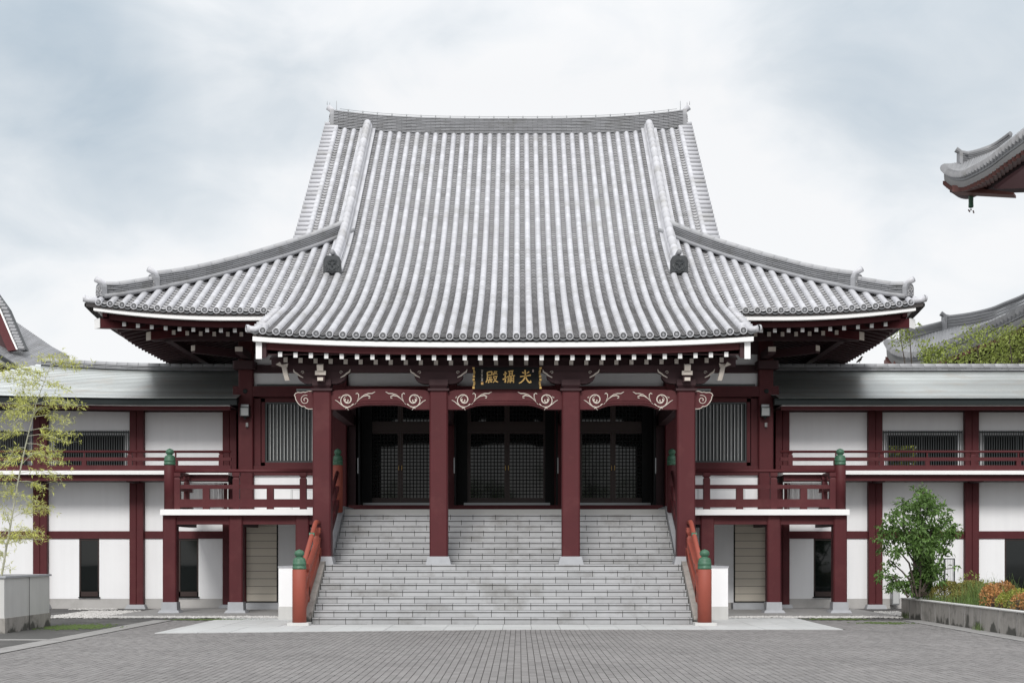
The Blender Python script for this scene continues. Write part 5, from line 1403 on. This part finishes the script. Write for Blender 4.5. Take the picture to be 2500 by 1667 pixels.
# --- low bushes and grass in the long planter
def mound(label, cat, blobs, mname, n, L, w, seed, name, stems=True):
    rg = random.Random(seed); c = blobs[0]
    t = thing(name, (c[0], c[1], .43), label, cat)
    lf = MB(); st = MB()
    for (x, y, z, rx, ry, rz_) in blobs:
        for _ in range(int(n * rx * rz_ / .25)):
            v = rdir(rg)
            if v.z < -.3: v.z = -v.z
            q = Vector((x + v.x * rx * rg.uniform(.75, 1.02), y + v.y * ry * rg.uniform(.75, 1.02), max(.44, z + v.z * rz_ * rg.uniform(.75, 1.05))))
            d = (v * .6 + rdir(rg) * .7 + Vector((0, 0, .25))).normalized(); leafmesh(lf, q, d, rdir(rg, .6), L * rg.uniform(.6, 1.2), w * rg.uniform(.7, 1.2), .15)
        for _ in range(14): st.tube([(x + rg.uniform(-.1, .1), y + rg.uniform(-.1, .1), .43), (x + rg.uniform(-.7, .7) * rx, y + rg.uniform(-.7, .7) * ry, z + rg.uniform(.2, .7) * rz_)], [.008, .003], 4)
    st.obj('stems', M['bark'], t); lf.obj('foliage', M[mname], t)
mound('wide low clipped azalea mound, olive and rust coloured, beside the green shrub', 'bush', [(10.85, 2.3, .60, .42, .6, .32), (11.25, 1.7, .62, .5, .7, .33), (11.5, .9, .58, .45, .6, .32), (10.8, .9, .50, .35, .6, .22)], 'leaf_olive', 4800, .055, .030, 31, 'azalea_bush')
mound('orange and red leaved bush in the planter, taller one next to the grass', 'bush', [(10.62, -1.7, .60, .22, .4, .36), (10.95, -1.5, .72, .30, .4, .28), (10.60, -2.1, .56, .18, .3, .30)], 'leaf_orange', 1700, .06, .032, 32, 'orange_bush')
mound('yellow-green bush with orange tips at the picture edge of the planter', 'bush', [(10.75, -3.1, .58, .30, .4, .30), (10.60, -2.7, .52, .20, .3, .26), (11.15, -3.0, .60, .3, .4, .28)], 'leaf_yellow', 1700, .055, .030, 33, 'yellow_bush')
mound('rust coloured low bush behind the yellow-green bush', 'bush', [(10.75, -4.1, .60, .28, .4, .32), (10.58, -3.7, .55, .18, .3, .26)], 'leaf_orange', 1700, .055, .030, 34, 'rust_bush')
mound('small bright green plant at the foot of the shrub', 'plant', [(11.5, 2.6, .75, .35, .35, .4), (11.9, 2.4, .65, .25, .3, .28)], 'leaf_tree', 150, .08, .035, 36, 'small_plant')
rg = random.Random(41); gm = MB()
def blade(x, y, z, h, lean, w):
    a = rg.uniform(0, 6.28); dx, dy = math.cos(a) * lean, math.sin(a) * lean; s = Vector((-math.sin(a), math.cos(a), 0)) * w
    p0 = Vector((x, y, z)); p1 = p0 + Vector((dx * .35, dy * .35, h * .6)); p2 = p0 + Vector((dx * .8, dy * .8, h * .92)); p3 = p0 + Vector((dx * 1.25, dy * 1.25, h * (1 - .25 * lean)))
    gm.add([tuple(p0 - s), tuple(p0 + s), tuple(p1 + s * .8), tuple(p1 - s * .8), tuple(p2 + s * .5), tuple(p2 - s * .5), tuple(p3)], [(0, 1, 2, 3), (3, 2, 4, 5), (5, 4, 6)])
for _ in range(800):
    y = rg.uniform(-1.2, 3.4); x = 10.36 + abs(rg.gauss(.0, .28)); blade(x, y, .43, rg.uniform(.08, .26), rg.uniform(.03, .12), .004)
for _ in range(300):
    x, y = rg.gauss(10.85, .2), rg.gauss(-.2, .35); blade(x, y, .43, rg.uniform(.3, .68), rg.uniform(.08, .35), .0045)
for _ in range(130):
    x, y = rg.uniform(10.5, 11.8), rg.uniform(-4.5, 1.5); blade(x, y, .43, rg.uniform(.35, .85), rg.uniform(.1, .45), .0035)
for _ in range(70):
    x, y = rg.gauss(10.08, .04), rg.choice((3.4, 3.3, -2.7, -2.4)) + rg.gauss(0, .08); blade(x, y, 0, rg.uniform(.06, .2), rg.uniform(.03, .14), .004)
gm.obj('wild_grass', M['grass'], kind='stuff', label='long wild green grass growing in the low planter', cat='grass')
# metal grille gate behind the shrub and a small grey box
t = thing('metal_grille', (12.6, 8.9, 0), 'dark upright metal grille panel standing behind the shrub', 'grille')
x0 = 12.32; fr = MB()
for i in range(8): fr.box(x0 + i * .060, x0 + i * .060 + .011, 8.5, 8.515, .1, 1.45)
fr.obj('bar', M['slat'], t, kind='stuff')
MB().box(x0 - .02, x0 + .50, 8.49, 8.53, 1.45, 1.48).box(x0 - .02, x0 + .50, 8.49, 8.53, .05, .1).box(x0 + .47, x0 + .50, 8.48, 8.54, 0, 1.45).box(x0 + .20, x0 + .22, 8.48, 8.54, 0, 1.45).obj('frame', M['slat'], t)
t = thing('utility_box', (11.35, 9.3, 0), 'small grey metal utility box on the white wall behind the shrub', 'box')
MB().box(11.25, 11.46, 9.35, 9.6, .12, .95).obj('case', M['metal'], t); MB().box(11.27, 11.44, 9.34, 9.352, .16, .91).obj('door', M['slat_pale'], t)

# ------------------------------------------------------------------ trees further away
def tree(name, loc, H, rc, label, mname, nleaf, L, seed, group=None, cat='tree', trunk=.14, low=.35, parentcrown='crown'):
    rg = random.Random(seed); t = thing(name, loc, label, cat, group); x0, y0, z0 = loc
    tk = MB(); top = Vector((x0 + rg.uniform(-.3, .3), y0, z0 + H * .8)); tk.tube([loc, (x0, y0, z0 + H * .4), tuple(top)], [trunk, trunk * .7, trunk * .25], 7)
    lobes = []
    for i in range(13):
        a = rg.uniform(0, 6.28); h = rg.uniform(low, .95); rr_ = rc * (1 - abs(h - .6) * .9) * rg.uniform(.35, .9)
        c = Vector((x0 + math.cos(a) * rr_, y0 + math.sin(a) * rr_, z0 + H * h)); lobes.append((c, rc * rg.uniform(.28, .48)))
        tk.tube([(x0, y0, z0 + H * h * .6), tuple(c)], [trunk * .35, trunk * .08], 5)
    tk.obj('trunk', M['bark'], t)
    lf = MB()
    for _ in range(nleaf):
        c, r = rg.choice(lobes); v = rdir(rg); q = c + v * r * rg.uniform(.55, 1.05); q.z -= 0.1 * r
        leafmesh(lf, q, (rdir(rg) + Vector((0, 0, -.2))).normalized(), rdir(rg, .8), L * rg.uniform(.6, 1.3), L * .45, .2)
    lf.obj(parentcrown, M[mname], t)
def atpx(px, py, D, Z=None):
    return Vector((CX + (px - VPX) * D / 3635, D - 34, CZ + (HY - py) * D / 3635))
for (px, py, D, rc, lab, n, seed) in ((2430, 850, 54, 2.0, 'dense pale green tree top beyond the wing roof, at the frame edge', 5600, 51), (2240, 800, 53, 1.0, 'thin airy sapling beyond the wing roof in front of the curved roof corner', 1700, 52),
                                      (2335, 860, 52.5, 1.3, 'low rounded green tree beyond the wing roof between two taller ones', 3000, 53), (2492, 815, 51, 1.2, 'dark green branch-ended tree beside the deep temple eave', 1200, 54)):
    p = atpx(px, py, D); H = p.z * 1.08; tree('garden_tree', (p.x, p.y, 0), H, rc, lab, 'leaf_tree', n, .13, seed, 'trees beyond the wing roof', low=.62)
for i, (x, y, H, rc) in enumerate(((13.0, 18.6, 6.6, 2.0), (16.2, 19.2, 6.0, 2.0))):
    tree('courtyard_tree', (x, y, 0), H, rc, ('bright tree seen through the slatted window of the wing', 'second tree standing in the rear court beyond the slatted window')[i], 'leaf_yellow', 16000, .26, 60 + i, 'trees in the rear court', low=.42)
# trees behind the photographer (reflected in the glass)
for i, (x, y, H, rc, lab) in enumerate(((-26, -78, 7, 3.4, 'small round park tree across the courtyard, farthest toward the bamboo'), (-14, -84, 9, 4.5, 'broad park tree across the courtyard in line with the tall planter'),
        (-3, -76, 7.5, 4, 'low spreading park tree across the courtyard facing the stairs'), (7, -80, 12, 5, 'tallest park tree across the courtyard, mirrored in the doors'),
        (18, -82, 11, 4.6, 'second tallest park tree across the courtyard, facing the shrub'), (30, -76, 9, 4.2, 'outermost park tree across the courtyard beyond the long planter'))):
    tree('park_tree', (x, y, 0), H, rc, lab, 'leaf', 1300, .55, 80 + i, 'park trees across the courtyard', trunk=.3)

# ------------------------------------------------------------------ far temple roofs
def far_roof(name, label, E, I, th_px=9, tube_n=None, fascia=16, rafters=26, rdepth=3.0, group='other temple roofs nearby', tube_r=.09, hip=None, wall=.3, loc=None, parent=None):
    """E: eave samples (px,py,D), I: inner samples; both run the same way"""
    t = parent or thing(name, loc or atpx(*E[0]), label, 'temple building', group)
    def samp(L, u):
        s = u * (len(L) - 1); i = min(int(s), len(L) - 2); f = s - i
        P = [Vector(L[max(0, i - 1)]), Vector(L[i]), Vector(L[i + 1]), Vector(L[min(len(L) - 1, i + 2)])]
        v = .5 * ((2 * P[1]) + (-P[0] + P[2]) * f + (2 * P[0] - 5 * P[1] + 4 * P[2] - P[3]) * f * f + (-P[0] + 3 * P[1] - 3 * P[2] + P[3]) * f ** 3)
        return atpx(v[0], v[1], v[2])
    n = tube_n; d = MB(); vs = []; fs = []
    m = 40
    for i in range(m + 1):
        a, b = samp(E, i / m), samp(I, i / m); vs += [tuple(a), tuple(a.lerp(b, .5) - Vector((0, 0, .06))), tuple(b), tuple(a - Vector((0, 0, .22))), tuple(b - Vector((0, 0, .25)))]
    for i in range(m):
        a = i * 5
        for p, q in ((0, 1), (1, 2), (2, 4), (4, 3), (3, 0)): fs.append((a + p, a + 5 + p, a + 5 + q, a + q))
    d.add(vs, fs); ro = d.obj('roof', M['far_tile'], t)
    tb = MB(); ds = MB()
    for i in range(n):
        u = (i + .5) / n; a, b = samp(E, u), samp(I, u); up = Vector((0, 0, 1)); o = (a - b); o.z = 0
        if o.length < 1e-3: continue
        o.normalize(); a2 = a + o * .03
        tb.tube([tuple(a2 + up * .03), tuple(a.lerp(b, .5) - up * .03), tuple(b + up * .03)], tube_r, 7)
        ds.tube([tuple(a2 + up * .03), tuple(a2 + o * .04 + up * .03)], tube_r * 1.15, 9)
    tb.obj('round_tile', M['far_tile'], ro, kind='stuff'); ds.obj('eave_end_tile', M['tile_ridge'], ro, kind='stuff')
    # fascia and rafters below
    fa = MB(); vs = []; fs = []
    for i in range(m + 1):
        a, b = samp(E, i / m), samp(I, i / m); inn = b - a; inn.z = 0; inn.normalize(); h = fascia
        vs += [tuple(a + inn * .12 - Vector((0, 0, .10))), tuple(a + inn * .12 - Vector((0, 0, .10 + h * .55))), tuple(a + inn * .30 - Vector((0, 0, .10 + h))), tuple(a + inn * .45 - Vector((0, 0, .10 + h))), tuple(a + inn * .45 - Vector((0, 0, .10)))]
    for i in range(m):
        a = i * 5
        for p, q in ((0, 1), (1, 2), (2, 3), (3, 4)): fs.append((a + p, a + 5 + p, a + 5 + q, a + q))
    fa.add(vs, fs); fa.obj('fascia', M['far_wall'], t)
    rf = MB(); sof = MB(); vs = []; fs = []
    for i in range(rafters):
        u = (i + .5) / rafters; a, b = samp(E, u), samp(I, u); inn = b - a; inn.z = 0; inn.normalize(); s = Vector((-inn.y, inn.x, 0)) * .09
        z0 = -.10 - fascia - .17; p0 = a + inn * .32; p1 = a + inn * rdepth
        q = [p0 - s, p0 + s, p1 + s, p1 - s]
        rf.hexa([tuple(q[k] + Vector((0, 0, z0 + (.0 if k < 2 else .35)))) for k in range(4)] + [tuple(q[k] + Vector((0, 0, z0 + .16 + (.0 if k < 2 else .35)))) for k in range(4)])
    rf.obj('rafter', M['far_red'], t, kind='stuff')
    for i in range(m + 1):
        a, b = samp(E, i / m), samp(I, i / m); inn = b - a; inn.z = 0; inn.normalize()
        vs += [tuple(a + inn * .4 - Vector((0, 0, .10 + fascia))), tuple(a + inn * rdepth - Vector((0, 0, .10 + fascia - .3))), tuple(a + inn * (rdepth + .1) - Vector((0, 0, .10 + fascia + wall)))]
    for i in range(m):
        a = i * 3; fs += [] 
    fs = []
    for i in range(m):
        a = i * 3
        for p, q in ((0, 1), (1, 2)): fs.append((a + p, a + 3 + p, a + 3 + q, a + q))
    sof.add(vs, fs); sof.obj('soffit_and_wall', M['red_shaded'], t)
    if hip:
        for (L, h, w) in hip:
            P = [samp(L, i / 24) for i in range(25)]
            for j in range(5):
                zz = j * h / 5
                MB().sweep([(-w + .01 * (j % 2), zz), (w - .01 * (j % 2), zz), (w, zz + h / 5 - .02), (-w, zz + h / 5 - .02)], [(tuple(p), (0, 1, 0), (0, 0, 1)) for p in P]).obj('ridge_course', M['far_tile'], ro)
            MB().tube([tuple(p + Vector((0, 0, h + .04))) for p in P], .11, 8).obj('ridge_cap', M['far_tile'], ro)
            e = P[0]; MB().box(e.x - .12, e.x + .02, e.y - w - .06, e.y + w + .06, e.z - .05, e.z + h + .12).obj('ornament_plate', M['tile_ridge'], ro)
            MB().tube([tuple(e + Vector((.35, 0, h + .06))), tuple(e + Vector((0, 0, h + .12))), tuple(e + Vector((-.22, 0, h + .26)))], [.10, .11, .13], 9).obj('perch_tile', M['far_tile'], ro)
    return t
def z6(L): return [(2150 + x / 2.614, 300 + y / 2.614, D) for x, y, D in L]
B1 = far_roof('temple_building', 'huge two-tiered temple with upswept grey eaves, a bell hanging under the upper one',
    z6([(402, 292, 66), (445, 326, 65.3), (520, 335, 64), (600, 302, 62.5), (700, 245, 60.5), (800, 168, 58.5), (915, 84, 56), (1060, -30, 53), (1400, -330, 47.5), (2160, -940, 40)]),
    z6([(408, 284, 66.4), (470, 280, 66.6), (560, 258, 66.8), (640, 236, 66.4), (720, 205, 65), (810, 145, 63), (915, 60, 61), (1060, -60, 58), (1420, -380, 50.5), (2334, -1127, 42)]), tube_n=46, tube_r=.15, fascia=.34, rafters=37, rdepth=2.8, wall=-.05,
    hip=[(z6([(512, 262, 66.5), (600, 248, 67), (720, 205, 67), (830, 130, 66)]), .38, .18)])
p0, p1 = atpx(2325, 452, 65.0), atpx(2475, 470, 63.0)
q0, q1 = atpx(2325, 468, 65.0), atpx(2475, 476, 63)
cbm = MB().hexa([tuple(q0), tuple(q1), tuple(q1 + Vector((.3, .6, 0))), tuple(q0 + Vector((.3, .6, 0))), tuple(p0), tuple(p1), tuple(p1 + Vector((.3, .6, 0))), tuple(p0 + Vector((.3, .6, 0)))])
cbm.obj('corner_beam', M['far_red'], B1)
a_, b_, c_, d_ = atpx(2432, 462, 66), atpx(2660, 455, 64), atpx(2660, 290, 64), atpx(2405, 446, 66); v2 = Vector((0, .8, 0))
MB().hexa([tuple(a_), tuple(b_), tuple(b_ + v2), tuple(a_ + v2), tuple(d_), tuple(c_), tuple(c_ + v2), tuple(d_ + v2)]).obj('bracket_mass', M['red_shaded'], B1)
bl_ = atpx(2370.5, 490, 65.2)
t = thing('wind_bell', tuple(bl_), 'small green bronze wind bell hanging under the jutting temple eave', 'bell')
MB().lathe([(.10, .30), (.11, .22), (.105, -.1), (.115, -.26), (.10, -.30), (.085, -.27), (.05, .25)], bl_.x, bl_.y, bl_.z, 12).obj('bell_body', M['green'], t)
MB().tube([tuple(bl_ + Vector((0, 0, .28))), tuple(bl_ + Vector((0, 0, .50)))], .025, 6).obj('hanger', M['orange'], t)
MB().tube([tuple(bl_ + Vector((0, 0, .2))), tuple(bl_ + Vector((0, 0, -.42)))], .015, 5).obj('clapper_rod', M['slat'], t)
cl_ = MB()
for dx, dz in ((-.1, -.42), (0, -.40), (.1, -.46), (.12, -.52), (-.06, -.47)): cl_.lathe([(.0, -.045), (.045, 0), (.0, .045)], bl_.x + dx, bl_.y, bl_.z + dz, 8)
cl_.obj('clapper', M['far_red'], t)
B2 = far_roof('temple_building', 'curved grey temple roof seen low behind the garden trees and wing roof',
    z6([(36, 1402, 72), (70, 1452, 71.5), (130, 1480, 71), (210, 1486, 70), (300, 1465, 69), (400, 1421, 68), (500, 1382, 66.5), (600, 1335, 65), (700, 1297, 63.5), (800, 1252, 62), (915, 1192, 60), (1060, 1110, 58), (1500, 950, 52), (2259, 698, 46)]),
    z6([(40, 1396, 72.4), (95, 1398, 73), (160, 1400, 73.5), (240, 1388, 74), (320, 1362, 74), (410, 1338, 74), (500, 1318, 73), (600, 1306, 72), (690, 1282, 71), (790, 1243, 69), (915, 1196, 67), (1060, 1118, 65), (1500, 952, 59), (2191, 677, 52)]), parent=B1, tube_n=58, tube_r=.14, wall=3.0, fascia=.5, rafters=52, rdepth=3.5,
    hip=[(z6([(142, 1398, 73.5), (230, 1385, 74), (330, 1362, 74.4), (430, 1336, 74.6)]), .50, .20), (z6([(412, 1338, 74.2), (560, 1320, 73), (700, 1290, 71.6), (800, 1252, 70), (915, 1208, 68), (1060, 1132, 66)]), .70, .22)])
q = atpx(2183, 884, 71.5); MB().box(q.x, q.x + 2.2, q.y, q.y + 2, q.z - .6, q.z + .35).obj('corner_beam', M['far_red'], B2)
MB().box(23.5, 36, 8, 30, 0, 17.2).obj('temple_body', M['red_shaded'], B1)
ur = MB(); q0, q1 = atpx(2555, 277, 58), atpx(3043, -131, 42)
ur.hexa([tuple(q0), tuple(q1), (34, q1.y, 26.5), (34, q0.y, 26.5), tuple(q0 + Vector((0, 0, .3))), tuple(q1 + Vector((0, 0, .3))), (34, q1.y, 26.9), (34, q0.y, 26.9)])
ur.obj('upper_roof_slope', M['far_tile'], B1)
# --- tiled gable roof at the other side
def z7(px, py, D): return atpx(px / 5.6, 680 + py / 5.6, D)
t = thing('temple_building', tuple(z7(100, 1000, 62)), 'neighbouring tiled gable roof with white-edged maroon bargeboard behind the bamboo', 'temple building', 'other temple roofs nearby')
A0, A1, B0, B1_ = z7(-1400, 174, 61), z7(350, 1275, 57), z7(-1400, -499, 73), z7(940, 1110, 60)
d = MB(); m = 26; vs = []; fs = []
d.add([tuple(A0), tuple(A1), tuple(B1_), tuple(z7(215, 655, 66)), tuple(B0)], [(0, 1, 2, 3, 4)])
d.add([tuple(v - Vector((0, -.3, .4))) for v in (A0, A1, B1_, z7(215, 655, 66), B0)], [(4, 3, 2, 1, 0)])
ro = d.obj('roof', M['far_tile'], t)
tb = MB()
for i in range(120):
    u = i / 119
    a = A0.lerp(A1, u); b = B0.lerp(B1_, u)
    # clip against the hip line from (215,655) to (940,1110)
    tb.tube([tuple(a + Vector((0, -.05, .03))), tuple(b + Vector((0, -.05, .03)))], .05, 6)
for i in range(24):
    v = i / 23; a = A0.lerp(B0, v); b = A1.lerp(B1_, v); tb.tube([tuple(a + Vector((0, -.05, .02))), tuple(b + Vector((0, -.05, .02)))], .028, 5)
tb.obj('roof_tile', M['tile_ridge'], ro, kind='stuff')
hp = MB()
for j in range(6):
    o = Vector((0, 0, .10 * j - .42)); hp.tube([tuple(z7(215, 690, 66) + o), tuple(z7(560, 900, 63) + o), tuple(z7(930, 1100, 60.5) + o)], .07, 6)
hp.obj('hip_ridge', M['far_tile'], ro)
# gable with bargeboard
gb = MB(); pts_o = [(-420, -230, 61.5), (-230, 20, 60.8), (-60, 260, 60), (60, 430, 59.6), (150, 640, 59.2), (230, 830, 58.8), (300, 985, 58.5)]
top_ = [z7(*p) for p in pts_o]
def band(off0, off1, dy, nm, m_, th=.25):
    q = []
    for p in pts_o: q.append((z7(p[0] + off0, p[1] - off0 * .15, p[2]), z7(p[0] + off1, p[1] - off1 * .15, p[2])))
    vs = []; fs = []
    for a, b in q: vs += [(a.x, a.y + dy, a.z), (b.x, b.y + dy, b.z), (b.x, b.y + dy + th, b.z), (a.x, a.y + dy + th, a.z)]
    for i in range(len(q) - 1):
        for k in range(4): k2 = (k + 1) % 4; fs.append((i * 4 + k, i * 4 + k2, i * 4 + 4 + k2, i * 4 + 4 + k))
    n4 = (len(q) - 1) * 4; fs.append((n4, n4 + 1, n4 + 2, n4 + 3))
    MB_ = MB(); MB_.add(vs, fs); MB_.obj(nm, M[m_], t)
band(-10, 62, -.30, 'verge_bed', 'tile_dark', .6); band(-30, -8, -.42, 'white_trim', 'white_paint'); band(-150, -28, -.36, 'bargeboard', 'red'); band(-420, -140, .1, 'gable_wall', 'red_shaded')
vt = MB()
for i in range(26):
    u = i / 25; s = u * (len(pts_o) - 1); k = min(int(s), 5); f = s - k; p = [pts_o[k][j] + (pts_o[k + 1][j] - pts_o[k][j]) * f for j in range(3)]
    c = z7(p[0] + 62, p[1] - 9, p[2]); q = MB().tube([(c.x - .16, c.y - .45, c.z + .02), (c.x + .07, c.y - .45, c.z)], .085, 9); q.obj('verge_tile', M['tile_ridge'], ro)
EV = MB()
for i in range(14):
    u = i / 13; c = z7(-10 + 340 * u, 1062 + 215 * u, 57.2); EV.tube([(c.x, c.y - .1, c.z - .02), (c.x, c.y + .1, c.z)], .08, 8)
EV.obj('eave_end_tile', M['tile_dark'], ro, kind='stuff')
a_, b_ = z7(-1400, 224, 61), z7(345, 1290, 57); c_ = Vector((0, 0, -.22)); MB().hexa([tuple(a_ + c_), tuple(b_ + c_), tuple(b_ + c_ + Vector((0, .4, 0))), tuple(a_ + c_ + Vector((0, .4, 0))), tuple(a_), tuple(b_), tuple(b_ + Vector((0, .4, 0))), tuple(a_ + Vector((0, .4, 0)))]).obj('fascia', M['far_wall'], t)
a_, b_ = z7(-1400, 300, 62), z7(300, 1310, 58.5); MB().hexa([(a_.x, a_.y, 0), (b_.x, b_.y, 0), (b_.x, b_.y + 6, 0), (a_.x, a_.y + 6, 0), tuple(a_), tuple(b_), (b_.x, b_.y + 6, b_.z), (a_.x, a_.y + 6, a_.z)]).obj('wall', M['red_shaded'], t)

# ------------------------------------------------------------------ bird on the wing ridge
p = atpx(2098, 884, 46.2); t = thing('bird', (p.x, p.y, p.z), 'small dark bird perched on the wing roof ridge', 'bird')
b = MB(); b.tube([tuple(p + Vector((-.10, 0, -.02))), tuple(p + Vector((-.04, 0, .03))), tuple(p + Vector((.03, 0, .08))), tuple(p + Vector((.06, 0, .13))), tuple(p + Vector((.075, 0, .16))), tuple(p + Vector((.10, 0, .17))), tuple(p + Vector((.13, 0, .165)))], [.008, .030, .042, .026, .026, .014, .002], 8)
b.tube([tuple(p + Vector((.0, -.01, .04))), tuple(p + Vector((.0, -.01, -.03)))], .005, 4); b.tube([tuple(p + Vector((.02, .01, .04))), tuple(p + Vector((.02, .01, -.03)))], .005, 4)
b.obj('body', M['bark'], t, smooth=True)
